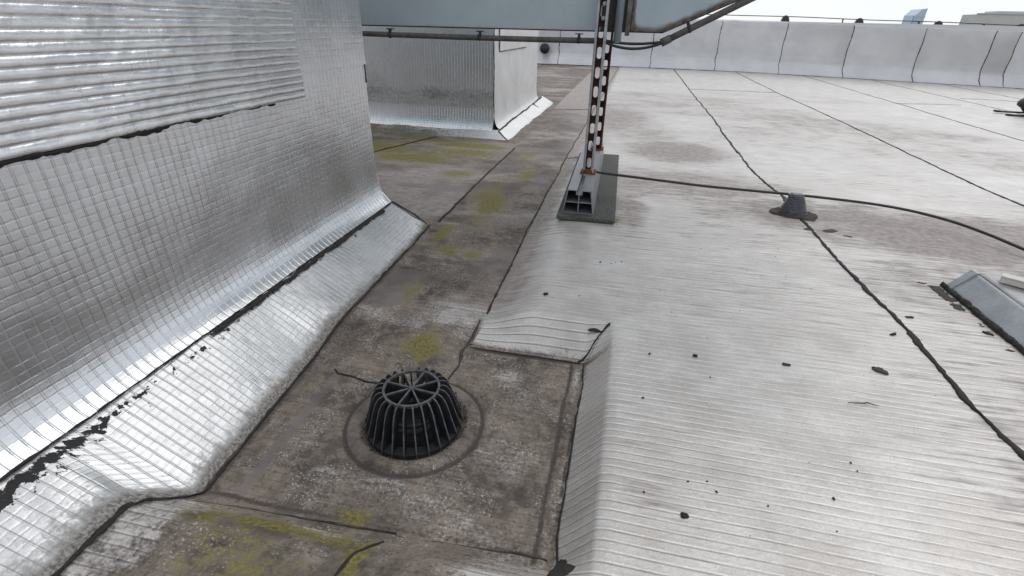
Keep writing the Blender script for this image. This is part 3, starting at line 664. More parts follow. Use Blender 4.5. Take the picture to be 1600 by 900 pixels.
put_bead([(P2X + .055, P2Y - .05, .026), (P2X + .056, P2Y + .4, .035), (P2X + .055, P2Y + 1.0, .037), (P2X + .055, P2E + .02, .048)], .011, .004, (.6, 0, .8), M_TAR, rear, 62, .6, .010, .01)
put_bead([(P2X + .05, P2Y - .055, .026), (P2X + .10, P2Y - .105, -.002), (P2X + .195, P2Y - .198, -.040)], .008, .003, (.5, -.5, .7), M_TAR, rear, 63, .8, .012, .01)
put_bead([(P2X + .06, P2Y + 1.25, .040), (P2X + .11, P2Y + 1.25, .012)], .014, .003, (.6, 0, .8), M_TAR, rear, 64, .6, .01, .01)
put_bead([(-2.6, P2Y - .203, cz - .002), (P2X + .20, P2Y - .203, cz)], .011, .004, (0, -.5, .86), M_TAR, rear, 65, .9, .010, .01)
put_bead([(P2X + .203, P2Y - .203, cz), (P2X + .203, P2E + .12, cz + .022)], .011, .004, (.5, 0, .86), M_TAR, rear, 66, .7, .012, .01)
put_bead([(P2X + .003, P2Y - .004, .10), (P2X + .003, P2Y - .004, 1.0)], .006, .003, (.7, -.7, 0), M_TARB, rear, 67, .6, .008, .01)
ov = swept(np.stack([np.zeros(20), np.linspace(.53, .99, 20)], -1), P2Y + .14, P2Y + 1.1, 30, side_fn, None, .008, 410, .003)
put('patch_sheet', grid_mesh([ov]), M_FOIL_PALE, rear)
put_bead([(P2X + .008, P2Y + .13, .99), (P2X + .008, P2Y + .13, .528), (P2X + .008, P2Y + .16, .527)], .009, .003, (1, 0, 0), M_TAR, rear, 68, .6, .003, .01)
put_bead([(P2X + .008, P2Y + .15, .527), (P2X + .008, P2Y + 1.08, .525)], .005, .003, (1, 0, 0), M_TARB, rear, 69, .9, .004, .01)

# ------------------------------------------------------------------ parapet
PY, PH = 11.0, .86
par = thing('parapet_wall', 'white membrane-clad parapet wall closing the far edge of the roof', 'parapet', (2, PY, 0))
def parapet_material():
    b = NB('white_parapet_membrane'); uv = b.uv(); n1 = b.noise(uv, 1.6, 4, .6); n2 = b.noise(b.scale(uv, (5, 1, 1)), 3.0, 4, .6); d = b.attr('dirt')
    col = b.mix(b.mr(n1, .3, .7), (.52, .52, .535), (.62, .615, .62)); col = b.mix(b.mr(n2, .55, .8, 0, .3), col, (.50, .50, .52))
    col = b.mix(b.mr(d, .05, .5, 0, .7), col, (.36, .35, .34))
    return b.set(Base_Color=col, Roughness=.42, Metallic=.25, Normal=b.bump(b.noise(uv, 9, 3), .15, .004))
M_PAR = parapet_material()
put('core', prism_mesh([(PY + .02, -.4), (PY + .52, -.4), (PY + .52, PH - .02), (PY + .02, PH - .02)], 'X', -10.5, 14), M_PAR, par)
pseams = [-9.2, -8.1, -7.0, -5.9, -4.8, -3.7, -2.6, -1.5, -.80, .305, 1.50, 2.63, 3.72, 4.86, 5.91, 6.27, 7.37, 8.5, 9.6, 10.7, 12.0]
def ptop(x): return PH - .017 * float(softplus(np.array(x - 1.6), 2.5))
def pbase(x): return float(-.021 * softplus(np.array(x - 1.6), 2.5))
pp = np.array([(.17, 0.0), (.13, .03), (.075, .085), (.025, .14), (.006, .20), (0, .30), (0, .45), (0, .6), (0, .78), (-.004, .835), (-.02, .852), (-.06, .86), (-.25, .865), (-.52, .865)])
for i, (a, bx_) in enumerate(zip(pseams[:-1], pseams[1:])):
    n = max(8, int((bx_ - a) / .035)); s = np.linspace(a, bx_, n)
    d = np.interp(np.linspace(0, 13, 66), range(14), pp[:, 0]); z = np.interp(np.linspace(0, 13, 66), range(14), pp[:, 1])
    S, D = np.meshgrid(s, d, indexing='ij'); Zt = np.repeat(z[None], n, 0)
    base = np.array([pbase(x) for x in s])[:, None]; top = np.array([ptop(x) for x in s])[:, None]
    Z = base + (top - base) * Zt / PH
    wv = .006 * (fbm(S * 2.5 + i * 3, Zt * 4, 4, 500) - .5) * 2 + .004 * (fbm(S * 11, Zt * 11, 3, 503) - .5) * 2
    Yp = PY - D - wv; Z = Z + np.where(Zt > .84, wv * .8, 0)
    dirt = np.clip(.30 * (fbm(S * 1.5 + i, Zt * .7, 3, 510) - .35) * ss(.1, .3, Zt) + .3 * np.exp(-Zt / .012) + (.10 + .09 * ((i * 7) % 3)) * ss(1.8, 4.0, S) * ss(.12, .22, Zt) * (.6 + .8 * fbm(S * 1.2 + i, Zt * 2, 3, 512)), 0, 1)  # sheets toned greyer towards the right, by differing amounts
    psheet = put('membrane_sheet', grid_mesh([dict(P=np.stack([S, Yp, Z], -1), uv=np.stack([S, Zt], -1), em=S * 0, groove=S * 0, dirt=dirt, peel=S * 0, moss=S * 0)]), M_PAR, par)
    if i:
        sp = [(a + .008 * math.sin(2 * k + i), PY - dd - .004, pbase(a) + (ptop(a) - pbase(a)) * zz / PH) for k, (dd, zz) in enumerate(pp[:10])]
        link('seam_bead', bead_mesh(sp, .011, .003, (0, -1, .25), .02, .9, .006, 70 + i), M_TAR, psheet)
put_bead([(x, PY - .175, pbase(x) + .004) for x in np.linspace(-9, 12, 60)], .012, .003, (0, -.5, .86), M_TARB, par, 95, .7, .01, .03)

# ------------------------------------------------------------------ lightning conductor on the parapet
M_BLACK = simple('black_plastic', (.022, .023, .026), .5, 0, .4, 40, (.012, .012, .013), .2, .45)
M_CONE = simple('grey_black_plastic', (.13, .135, .155), .42, 0, .35, 60, (.075, .078, .09), .3, .5)
M_WIRE = simple('weathered_wire', (.055, .052, .050), .55, .3, .4, 80, (.03, .028, .026), .3)
wz = lambda x: ptop(x) + .075
tag(link('conductor_wire', tube_mesh([(x, PY + .10, wz(x) + .004 * math.sin(x * 2.8)) for x in np.linspace(-9, 12, 60)], .007, 6), M_WIRE), 'thin dark lightning conductor wire running along the top of the white parapet', 'wire')
def ribbed_cone(r0, r1, h, n=13, sides=40, pw=3.2, oval=.9, ribs=True):
    bm = bmesh.new(); prof = []
    for k in range(n):
        z0 = h * k / n; z1 = h * (k + 1) / n; a = r0 + (r1 - r0) * k / n; b = r0 + (r1 - r0) * (k + 1) / n
        if ribs: prof += [(a, z0), (a - .0002, z0 + (z1 - z0) * .52), (a - .0042, z0 + (z1 - z0) * .6), (b - .0042, z0 + (z1 - z0) * .95)]
        else: prof += [(a, z0)]
    prof += [(r1, h), (r1 * .9, h + .003)]
    rings = []
    for r, z in prof:
        ring = []
        for i in range(sides):
            a = 2 * math.pi * i / sides; c, s = math.cos(a), math.sin(a)
            q = (abs(c) ** pw + abs(s) ** pw) ** (-1 / pw)
            ring.append(bm.verts.new((r * q * c, r * q * s * oval, z)))
        rings.append(ring)
    for a, b in zip(rings[:-1], rings[1:]):
        for i in range(sides): bm.faces.new((a[i], a[(i + 1) % sides], b[(i + 1) % sides], b[i]))
    bm.faces.new(rings[0][::-1]); bm.faces.new(rings[-1])
    return bm_mesh(bm)
hl = ['leftmost black cone on the parapet top, just right of the sloping duct end', 'second black cone from the left on the parapet top, left of the tower', 'third black cone on the parapet top, just right of the pale blue tower', 'rightmost black cone on the parapet top, below the cream building']
hm = ribbed_cone(.075, .045, .085, 3, 20, 4, .9, False)
for i, x in enumerate((2.58, 3.80, 5.04, 6.27)):
    hroot = thing('conductor_holder', hl[i], 'wire holder', (x, PY + .10, ptop(x) - .004), 'cone holders on the parapet')
    link('cone', hm, M_BLACK, hroot)
    bm = bmesh.new(); add_box(bm, Vector((0, 0, .09)), (.05, .03, .02), .004)
    link('clamp', bm_mesh(bm), M_BLACK, hroot)
for i, (x, lb) in enumerate(((3.52, 'thin short wire clip on the parapet left of the second cone'), (4.72, 'tall dark wire clip on the parapet below the pale tower'), (5.70, 'pale grey wire clip on the parapet left of the rightmost cone'))):
    bm = bmesh.new(); add_box(bm, Vector((x, PY + .06, ptop(x) + .030)), (.018, .018, .07), .003, Matrix.Rotation(.25 * (i - .3), 4, 'Y')); add_box(bm, Vector((x + .01, PY + .06, ptop(x) + .003)), (.06, .05, .010), .003)
    add_box(bm, Vector((x + .008, PY + .085, ptop(x) + .066)), (.022, .05, .012), .003)
    tag(link('wire_clip', bm_mesh(bm), M_BLACK if i < 2 else M_WIRE), lb, 'wire clip', 'wire clips on the parapet')

# overflow spout in the parapet beside the far block
sp_ = thing('overflow_spout', 'small black round spout on the white parapet beside the far block', 'spout', (-1.78, PY - .10, .28))
link('pipe', tube_mesh([(0, .12, 0), (0, -.03, 0)], [.075, .075], 20), M_BLACK, sp_)
link('rim', tube_mesh([(0, -.02, 0), (0, -.05, 0)], [.098, .085], 20), M_BLACK, sp_)

# ------------------------------------------------------------------ drain guard
M_GUARD = simple('black_guard_plastic', (.030, .031, .035), .46, 0, .35, 70, (.018, .018, .020), .25, .5)
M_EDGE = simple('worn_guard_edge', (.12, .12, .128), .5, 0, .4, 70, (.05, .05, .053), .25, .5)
M_THROAT = simple('outlet_throat', (.012, .011, .011), .8, 0, .3, 40)
zb = -.088; zt = .012
drain = thing('roof_drain', 'black domed plastic drain guard with radial fins standing in the roof sump', 'drain', (DC[0], DC[1], zb))
NF = 26
HT = zt - zb
bm = bmesh.new()
outer = [(.106, .004), (.1045, .016), (.094, .052), (.0865, .078), (.082, .090), (.0745, HT + .001), (.067, HT + .005), (.0605, HT + .004)]
inner = [(.057, HT - .008), (.060, HT - .020), (.068, .060), (.080, .020), (.088, .004)]
loop = outer + inner; w = .0014
va = [bm.verts.new((r, -w, z)) for r, z in loop]; vb = [bm.verts.new((r, w, z)) for r, z in loop]
bm.faces.new(va); bm.faces.new(vb[::-1])
for i in range(len(loop)):
    j = (i + 1) % len(loop); bm.faces.new((va[i], va[j], vb[j], vb[i]))
bmesh.ops.triangulate(bm, faces=[f for f in bm.faces if len(f.verts) > 4])
fin = bm_mesh(bm)
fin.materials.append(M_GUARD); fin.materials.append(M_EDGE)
for f in fin.polygons:
    cz_ = sum((fin.vertices[v].co.z for v in f.vertices)) / len(f.vertices); cr_ = sum((fin.vertices[v].co.x for v in f.vertices)) / len(f.vertices)
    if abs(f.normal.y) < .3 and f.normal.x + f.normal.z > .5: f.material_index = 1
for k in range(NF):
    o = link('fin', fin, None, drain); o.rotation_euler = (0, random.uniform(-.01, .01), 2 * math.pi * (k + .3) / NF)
def ring_mesh(r, z, w_, h_, n=48):
    bm = bmesh.new(); R = []
    for k in range(n):
        a = 2 * math.pi * k / n; c, s = math.cos(a), math.sin(a)
        R.append([bm.verts.new(((r + x) * c, (r + x) * s, z + y)) for x, y in ((-w_, -h_), (w_, -h_), (w_, h_), (-w_, h_))])
    for k in range(n):
        for q in range(4): bm.faces.new((R[k][q], R[k][(q + 1) % 4], R[(k + 1) % n][(q + 1) % 4], R[(k + 1) % n][q]))
    bmesh.ops.bevel(bm, geom=[], offset=0)
    return bm_mesh(bm)
top_ring = link('top_ring', ring_mesh(.0585, HT, .0024, .0032), M_EDGE, drain)
link('base_ring', ring_mesh(.093, .006, .011, .005), M_GUARD, drain)
link('inner_ring', ring_mesh(.058, .045, .003, .004), M_GUARD, drain)
link('inner_ring', ring_mesh(.050, .020, .006, .006), M_GUARD, drain)
bm = bmesh.new(); add_box(bm, Vector((.029, 0, 0)), (.058, .0034, .005), .0008); spoke = bm_mesh(bm)
for k in range(8):
    o = link('spoke', spoke, M_EDGE, top_ring); o.location = (0, 0, HT); o.rotation_euler = (0, 0, math.radians(-6 + 45 * k))
bm = bmesh.new(); add_box(bm, Vector((.028, 0, -.012)), (.050, .0018, .022), .0005); web = bm_mesh(bm)
for k in range(8):
    o = link('web', web, M_GUARD, top_ring); o.location = (0, 0, HT); o.rotation_euler = (0, 0, math.radians(-6 + 45 * k))
link('hub', tube_mesh([(0, 0, HT - .006), (0, 0, HT + .0035)], .006, 12), M_EDGE, top_ring)
link('outlet_pipe', tube_mesh([(0, 0, -.155), (0, 0, -.13), (0, 0, -.02), (0, 0, -.005)], [.080, .084, .090, .094], 32, True), M_THROAT, drain)
bpy.data.meshes[drain.children[-1].data.name].polygons  # throat closed below, guard above
# leaf litter caught round the foot of the guard
rng = random.Random(3)
for k in range(26):
    a = 2 * math.pi * (k + rng.random()) / 26; r = .112 + rng.uniform(-.004, .004)
    x = DC[0] + r * math.cos(a); y = DC[1] + r * math.sin(a)
bm = bmesh.new()
for k in range(130):
    a = rng.uniform(0, 2 * math.pi); r = rng.gauss(.110, .004); x = DC[0] + r * math.cos(a); y = DC[1] + r * math.sin(a); s_ = rng.uniform(.001, .0026)
    add_box(bm, Vector((x, y, float(roof_z(x, y)) + .002)), (s_ * rng.uniform(1, 2.2), s_, s_ * .8), 0, Matrix.Rotation(rng.uniform(0, 3), 4, 'Z') @ Matrix.Rotation(rng.uniform(-.6, .6), 4, 'X'))
tag(link('silt_litter', bm_mesh(bm), simple('litter', (.06, .05, .035), .9, 0, .6, 200, (.02, .016, .01))), 'dark silt and litter caught round the foot of the drain guard', 'litter', kind='stuff')

# ------------------------------------------------------------------ support foot, mat, posts
M_MAT = NB('rubber_mat')
p = M_MAT.pos(); n1 = M_MAT.noise(p, 260, 3, .6); n2 = M_MAT.noise(p, 9, 4)
M_MAT.set(Base_Color=M_MAT.mix(M_MAT.mr(n1, .4, .7), M_MAT.mix(M_MAT.mr(n2, .4, .7), (.035, .036, .034), (.055, .058, .045)), (.14, .14, .125)), Roughness=.85, Normal=M_MAT.bump(n1, .7, .002)); M_MAT = M_MAT.m
ROT = Matrix.Rotation(.02, 4, 'Z')
zf = .003
bm = bmesh.new(); add_box(bm, Vector((-.128, 2.50, zf + .008)), (.235, 1.17, .014), .002, ROT)
mat_o = tag(link('rubber_mat', bm_mesh(bm), M_MAT), 'dark granular rubber mat lying under the grey support foot', 'mat')
M_PVC = simple('grey_plastic_profile', (.27, .28, .30), .42, .25, .18, 14, (.19, .195, .205), .1, .5)
foot_o = thing('support_rail', 'long grey hollow support rail with open chambers carrying the rusty posts', 'rail', (-.152, 1.955, zf + .0155))
foot_o.rotation_euler = (0, 0, .02)
L = 1.08
def bar(name, poly, a=0, b=L, mat=None): return link(name, prism_mesh(poly, 'Y', a, b), mat or M_PVC, foot_o)
bar('side_wall', [(-.064, 0), (-.060, 0), (-.044, .098), (-.048, .098)]); bar('side_wall', [(.064, 0), (.060, 0), (.044, .098), (.048, .098)][::-1])
bar('bottom_plate', [(-.0595, 0.0005), (.0595, 0.0005), (.0595, .004), (-.0595, .004)])
bar('middle_web', [(-.052, .046), (.052, .046), (.052, .049), (-.052, .049)]); bar('centre_web', [(-.0018, .0045), (.0018, .0045), (.0018, .0455), (-.0018, .0455)])
bar('centre_web', [(-.0018, .0495), (.0018, .0495), (.0018, .078), (-.0018, .078)])
bar('top_flange', [(-.0475, .0985), (-.0475, .0945), (-.013, .0945), (-.013, .0785), (-.009, .0785), (-.009, .0985)]); bar('top_flange', [(.0475, .0985), (.0475, .0945), (.013, .0945), (.013, .0785), (.009, .0785), (.009, .0985)][::-1])
bar('slot_floor', [(-.0125, .0783), (.0125, .0783), (.0125, .0805), (-.0125, .0805)])

M_ZINC = simple('galvanised_steel', (.42, .43, .44), .45, .75, .25, 25, (.27, .27, .275), .15)
M_RUST = simple('rusted_steel', (.085, .036, .026), .78, .15, .5, 45, (.035, .018, .016), .5, .3, .002)
M_RUSTO = simple('orange_rust', (.20, .07, .03), .85, 0, .5, 60, (.08, .032, .022), .5, .2, .002)
def slotted_web(width, h, pitch, sw, sl, z0, th=.0025):
    """a strip in the XZ plane with a column of rounded slots cut through it"""
    bm = bmesh.new(); n = int(h / pitch); rows = []
    def strip(y):
        out = []
        for k in range(n):
            za = z0 + k * pitch; zb_ = za + pitch; zc_ = (za + zb_) / 2
            m_ = 6; r = sw / 2; cap = sl / 2 - r
            arc = [(r * math.cos(a), zc_ + cap + r * math.sin(a)) for a in [math.pi * i / m_ for i in range(m_ + 1)]]
            arc2 = [(r * math.cos(a), zc_ - cap + r * math.sin(a)) for a in [math.pi + math.pi * i / m_ for i in range(m_ + 1)]]
            hole = arc + arc2
            fr = []
            for (x, z) in hole:
                dx, dz = x, z - zc_
                t_ = min(width / 2 / max(abs(dx), 1e-6), pitch / 2 / max(abs(dz), 1e-6)); fr.append((dx * t_, zc_ + dz * t_))
            # corners
            out.append((hole, fr))
        return out
    for k, (hole, fr) in enumerate(strip(0)):
        m2 = len(hole); zc_ = z0 + (k + .5) * pitch
        hv = [[bm.verts.new((x, yy, z)) for x, z in hole] for yy in (0, th)]
        fv = [[bm.verts.new((x, yy, z)) for x, z in fr] for yy in (0, th)]
        for i in range(m2):
            j = (i + 1) % m2
            for s_ in (0, 1): bm.faces.new((hv[s_][i], hv[s_][j], fv[s_][j], fv[s_][i]))
            bm.faces.new((hv[0][i], hv[0][j], hv[1][j], hv[1][i]))
            a, b = fr[i], fr[j]
            if abs(abs(a[0]) - width / 2) > 1e-6 or abs(abs(b[0]) - width / 2) > 1e-6:
                onx = abs(abs(a[0]) - width / 2) < 1e-6 or abs(abs(b[0]) - width / 2) < 1e-6
                if onx:                                    # fill the corner triangle
                    cx = width / 2 * (1 if (a[0] + b[0]) > 0 else -1); cz_ = zc_ + pitch / 2 * (1 if (a[1] + b[1]) / 2 > zc_ else -1)
                    for s_, yy in ((0, 0), (1, th)):
                        c_ = bm.verts.new((cx, yy, cz_)); bm.faces.new((fv[s_][i], fv[s_][j], c_))
    bmesh.ops.remove_doubles(bm, verts=bm.verts[:], dist=1e-5)
    return bm_mesh(bm)
def post(x, y, z0, h, label, hole_web=True, lip_mat=None):
    r = thing('support_post', label, 'post', (x, y, z0), 'rusty slotted posts under the duct')
    w_ = .046; d = .040
    link('web', slotted_web(w_ - .006, h, .074, .019, .044, .006), M_RUST, r)
    for s_ in (-1, 1):
        bm = bmesh.new(); add_box(bm, Vector((s_ * (w_ / 2 - .0018), -.012, h / 2)), (.0036, .034, h), .0012); link('flange', bm_mesh(bm), lip_mat or M_ZINC, r)
        bm = bmesh.new(); add_box(bm, Vector((s_ * (w_ / 2 - .006), -.0285, h / 2)), (.0085, .003, h), .0008); link('lip', bm_mesh(bm), lip_mat or M_ZINC, r)
    bm = bmesh.new(); add_box(bm, Vector((0, .0, .003)), (.066, .075, .006), .001); link('base_plate', bm_mesh(bm), M_RUSTO, r)
    return r
ztop = zf + .0155 + .0985
p1 = post(-.143, 2.245, ztop, 1.1, 'front slotted steel post on the near half of the grey rail, two bolts on it')
for zz in (.660, .610):
    bm = bmesh.new(); bmesh.ops.create_cone(bm, cap_ends=True, segments=6, radius1=.0085, radius2=.0085, depth=.007, matrix=Matrix.Translation((.004, -.007, zz)) @ Matrix.Rotation(math.pi / 2, 4, 'X'))
    bmesh.ops.create_cone(bm, cap_ends=True, segments=12, radius1=.0045, radius2=.004, depth=.014, matrix=Matrix.Translation((.004, -.010, zz)) @ Matrix.Rotation(math.pi / 2, 4, 'X'))
    link('bolt', bm_mesh(bm), M_ZINC, p1)
link('rust_clip', (lambda bm: (add_box(bm, Vector((0, -.02, .010)), (.040, .03, .016), .003), bm_mesh(bm))[1])(bmesh.new()), M_RUSTO, p1)
p2 = post(-.138, 2.74, ztop, .56, 'rear rusty slotted steel post behind the front one, under the duct', lip_mat=M_RUST)

# ------------------------------------------------------------------ duct
def duct_material():
    b = NB('duct_paint'); p = b.pos(); s = b.sep(p)
    n1 = b.noise(p, 6, 5); n2 = b.noise(p, 40, 5); n3 = b.noise(b.scale(p, (6, 1, .6)), 14, 4)
    edge = b.attr('dirt')
    col = b.mix(b.mr(n1, .3, .7), (.35, .415, .445), (.405, .47, .50))
    col = b.mix(b.mr(n3, .5, .8, 0, .25), col, (.47, .52, .54))
    f = b.math('ADD', edge, b.math('ADD', b.math('MULTIPLY', b.math('SUBTRACT', n2, .5), .7), b.math('MULTIPLY', b.math('SUBTRACT', n1, .5), .6)))
    f = b.math('MULTIPLY', b.mr(f, .25, .85), b.mr(edge, .02, .2))
    col = b.mix(f, col, b.mix(b.mr(n2, .4, .6), (.075, .06, .05), (.16, .135, .11)))
    return b.set(Base_Color=col, Roughness=b.mr(f, 0, 1, .42, .8), Specular_IOR_Level=.4, Metallic=b.mr(f, 0, 1, .15, 0), Normal=b.bump(n2, .15, .001))
M_DUCT = duct_material()
M_DUCTLIP = simple('dark_duct_edge', (.055, .052, .050), .7, .1, .4, 40, (.03, .027, .025), .3)
ZB, YD = .682, 2.297
duct = thing('air_duct', 'blue-grey sheet metal air duct crossing above the roof and rising to the right', 'duct', (0, YD, ZB))
slope = (.795 - .673) / (.372 - .095)
XR = 1.6
put('body', prism_mesh([(-2.4, ZB + .006), (.093, ZB + .006), (XR, ZB + .006 + slope * (XR - .093)), (XR, 2.2), (-2.4, 1.35)], 'Y', YD + .005, 2.70), simple('duct_back', (.32, .42, .48), .5, .1, .15, 8), duct)
def panel(x0, x1, zlow, zhigh, nx, nz, dirtf):
    X = np.linspace(x0, x1, nx)[None].repeat(nz, 0); T = np.linspace(0, 1, nz)[:, None].repeat(nx, 1)
    lo = zlow(X); hi = zhigh(X); Z = lo + (hi - lo) * T
    Y = YD - .002 * np.sin(np.clip((X - x0) / (x1 - x0), 0, 1) * np.pi) * np.sin(T * np.pi) - .001 * fbm(X * 3, Z * 3, 2, 5)
    return grid_mesh([dict(P=np.stack([X, Y, Z], -1), uv=np.stack([X, Z], -1), dirt=dirtf(X, Z, lo))])
zl = lambda X: ZB + slope * np.clip(X - .095, 0, None)
put('panel', panel(-2.4, -.150, zl, lambda X: X * 0 + 1.33, 120, 60, lambda X, Z, lo: .35 * np.exp(-(Z - lo) / .006) + .12 * fbm(X * 5, Z * 20, 3, 3)), M_DUCT, duct)
put('panel', panel(-.030, XR, zl, lambda X: np.maximum(X * .45 + 1.33, 1.33), 260, 200, lambda X, Z, lo: np.clip(.95 * np.exp(-((Z - lo) / .026) ** 2) * (.75 + .5 * fbm(X * 14, Z * 3, 3, 4)) + .95 * np.exp(-((X + .030) / .016) ** 2), 0, 1)), M_DUCT, duct)
put('panel_joint', prism_mesh([(-.1505, YD - .001), (-.0295, YD - .001), (-.0295, YD + .004), (-.1505, YD + .004)], 'Z', ZB, 1.33), M_DUCTLIP, duct)
put('joint_pipe', tube_mesh([(-.079, YD - .018, .640), (-.079, YD - .018, 1.33)], .0155, 16), simple('pale_blue_pipe', (.30, .37, .41), .45, .2, .15, 20), duct)
put('joint_angle', prism_mesh([(-.052, YD - .012), (-.034, YD - .012), (-.034, YD - .0015), (-.052, YD - .0015)], 'Z', ZB - .015, 1.33, .001), simple('dirty_angle', (.17, .19, .19), .6, .1, .5, 30, (.07, .058, .048)), duct)
put('bottom_edge', prism_mesh([(YD - .003, ZB - .003), (YD + .02, ZB - .003), (YD + .02, ZB + .0015), (YD - .006, ZB + .0015)], 'X', -2.4, .0945), M_DUCTLIP, duct)
put('bottom_edge', prism_mesh([(.095, ZB - .003), (XR, ZB - .003 + slope * (XR - .095)), (XR, ZB + .0015 + slope * (XR - .095)), (.095, ZB + .0015)], 'Y', YD - .006, YD + .02), M_DUCTLIP, duct)

# conduit and cables under the duct
M_COND = simple('dusty_conduit', (.115, .104, .094), .65, 0, .35, 40, (.06, .054, .05), .2)
YC = 2.275; ZCN = .6475
cond = thing('conduit_pipe', 'straight brown-grey conduit hanging below the flat part of the duct', 'conduit', (-.6, YC, ZCN))
put('pipe', tube_mesh([(x, YC, ZCN + .0025 * math.sin(x * 3)) for x in np.linspace(-2.3, -.12, 30)], .0108, 12), M_COND, cond)
for x in (-1.063, -.653, -.233):
    bm = bmesh.new(); add_box(bm, Vector((x, YC + .004, ZCN + .018)), (.010, .014, .012), .001); add_box(bm, Vector((x, YC, ZCN)), (.016, .029, .029), .008); add_box(bm, Vector((x, YC + .004, ZCN + .0225)), (.032, .016, .004), .001)
    put('clip', bm_mesh(bm), M_BLACK, cond)
c2 = thing('conduit_pipe', 'slanting brown-grey conduit following the rising edge of the duct', 'conduit', (.1, YC, ZCN))
def cpt(x): return (x, YC, .6475 + (x - .099) * (.793 - .648) / (.378 - .099))
put('pipe', tube_mesh([cpt(x) for x in np.linspace(.099, 1.5, 12)], .0125, 12), M_COND, c2)
put('sleeve', tube_mesh([cpt(.094), cpt(.128)], .0152, 12), M_COND, c2)
for x in (.193, .44):
    q = Vector(cpt(x)); bm = bmesh.new(); R_ = Matrix.Rotation(-math.atan(.52), 4, 'Y')
    add_box(bm, q, (.016, .030, .030), .008, R_); add_box(bm, q + Vector((-.006, .004, .016)), (.012, .014, .014), .002, R_)
    put('clip', bm_mesh(bm), M_BLACK, c2)
for i, (dz, lb) in enumerate(((.0, 'upper of two slack black cables linking the two conduits under the duct'), (.012, 'lower sagging black cable linking the two conduits under the duct'))):
    pts = []
    for t_ in np.linspace(0, 1, 24):
        pts.append((-.125 + .235 * t_, YC - .002 - .008 * i, .6475 + .004 * t_ - (.010 + dz * 1.3) * math.sin(math.pi * t_) ** .8 - .004 * i * (1 - t_)))
    tag(link('slack_cable', tube_mesh(pts, .0052, 8), M_BLACK), lb, 'cable')

# ------------------------------------------------------------------ lightning cable across the roof and its cone holder
CAB = [(-.15, 2.27, .122), (-.138, 2.300, .107), (.088, 2.282, .100), (.363, 2.267, .090), (.633, 2.287, .080), (.70, 2.297, .077), (.831, 2.307, .071), (1.027, 2.320, .060), (1.19, 2.298, .050), (1.32, 2.221, .040), (1.396, 2.107, .032), (1.447, 2.007, .022), (1.52, 1.88, .014), (1.66, 1.76, .008), (1.82, 1.60, .004), (1.92, 1.3, .004), (1.95, .6, .004)]
ca = np.array(CAB); tt = np.concatenate([[0], np.cumsum(np.linalg.norm(np.diff(ca, axis=0), axis=1))]); ti = np.linspace(0, tt[-1], 140)
cs = np.stack([np.interp(ti, tt, ca[:, k]) for k in range(3)], -1)
for _ in range(6): cs[1:-1] = (cs[:-2] + 2 * cs[1:-1] + cs[2:]) / 4
tag(link('earthing_cable', tube_mesh(cs, .0056, 8), M_WIRE), 'dark earthing cable running from the post across the roof over the ribbed cone', 'cable')
hx, hy = .745, 2.268
hz = float(roof_z(hx, hy))
cone = thing('conductor_holder', 'ribbed grey-black cone holding the cable, set in brown tar on the roof', 'wire holder', (hx, hy, hz))
cm = link('cone', ribbed_cone(.058, .027, .080, 10, 40, 2.4, .95), M_CONE, cone); cm.rotation_euler = (0, 0, .35)
cl = link('clamp', (lambda bm: (add_box(bm, Vector((0, 0, .0835)), (.046, .030, .010), .003), add_box(bm, Vector((-.026, .012, .077)), (.014, .018, .012), .003), bm_mesh(bm))[2])(bmesh.new()), M_CONE, cone)
def collar(r0, r1, z, seed, sq):
    bm = bmesh.new(); n = 40; R = []
    for k in range(n):
        a = 2 * math.pi * k / n; q = 1 + .22 * (float(fbm(np.array(2 + math.cos(a) * 1.3), np.array(5 + math.sin(a) * 1.3), 3, seed)) - .5) * 2
        prof_ = [(r1 * q, 0), (r1 * q * .985, z * .7), (r1 * q * .9, z), ((r0 + r1 * q) / 2, z * .9), (r0, z * 1.6), (r0 * .7, z * 1.6)]
        R.append([bm.verts.new((r * math.cos(a), r * math.sin(a) * sq, zz + .002 * math.sin(a * 5 + seed))) for r, zz in prof_])
    for k in range(n):
        for q in range(5): bm.faces.new((R[k][q], R[(k + 1) % n][q], R[(k + 1) % n][q + 1], R[k][q + 1]))
    return bm_mesh(bm, True)
link('tar_collar', collar(.055, .086, .006, 3, .9), M_TARB, cone)
link('tar_collar', collar(.052, .068, .011, 8, .9), M_TARB, cone)
for i, (x, y, r_, sq, an) in enumerate(((.835, 2.075, .030, .55, .4), (.755, 2.07, .020, .6, .1), (.885, 2.03, .016, .3, -.25), (.79, 2.20, .028, .6, -.2))):
    link('tar_patch', blob_mesh(x, y, r_, float(roof_z(x, y)) - .0005, .0025, 30 + i, sq, an), M_TARB, roof)

# ------------------------------------------------------------------ metal cover at the right
M_GALV = simple('old_zinc_sheet', (.46, .48, .49), .55, .25, .2, 16, (.34, .355, .365), .12)
cover = thing('metal_cover', 'low galvanised sheet metal cover with sloping side, tarred to the roof at right', 'cover', (1.2, 1.3, 0))
zr = -.004
ya, yb2 = .2, 1.632
def quadsheet(name, pts, nx, ny, th, mat, par, seed, am=.002):
    a, b, c, d = [np.array(q, float) for q in pts]; u = np.linspace(0, 1, nx)[None, :, None]; v = np.linspace(0, 1, ny)[:, None, None]
    P = a * (1 - u) * (1 - v) + b * u * (1 - v) + c * u * v + d * (1 - u) * v
    nrm_ = np.cross(b - a, d - a); nrm_ /= np.linalg.norm(nrm_)
    P = P + nrm_ * (am * (fbm(P[..., 0] * 9, P[..., 1] * 7, 3, seed) - .5) * 2)[..., None]
    o = put(name, grid_mesh([dict(P=P, uv=P[..., :2])]), mat, par)
    md = o.modifiers.new('thickness', 'SOLIDIFY'); md.thickness = th; md.offset = -1; return o
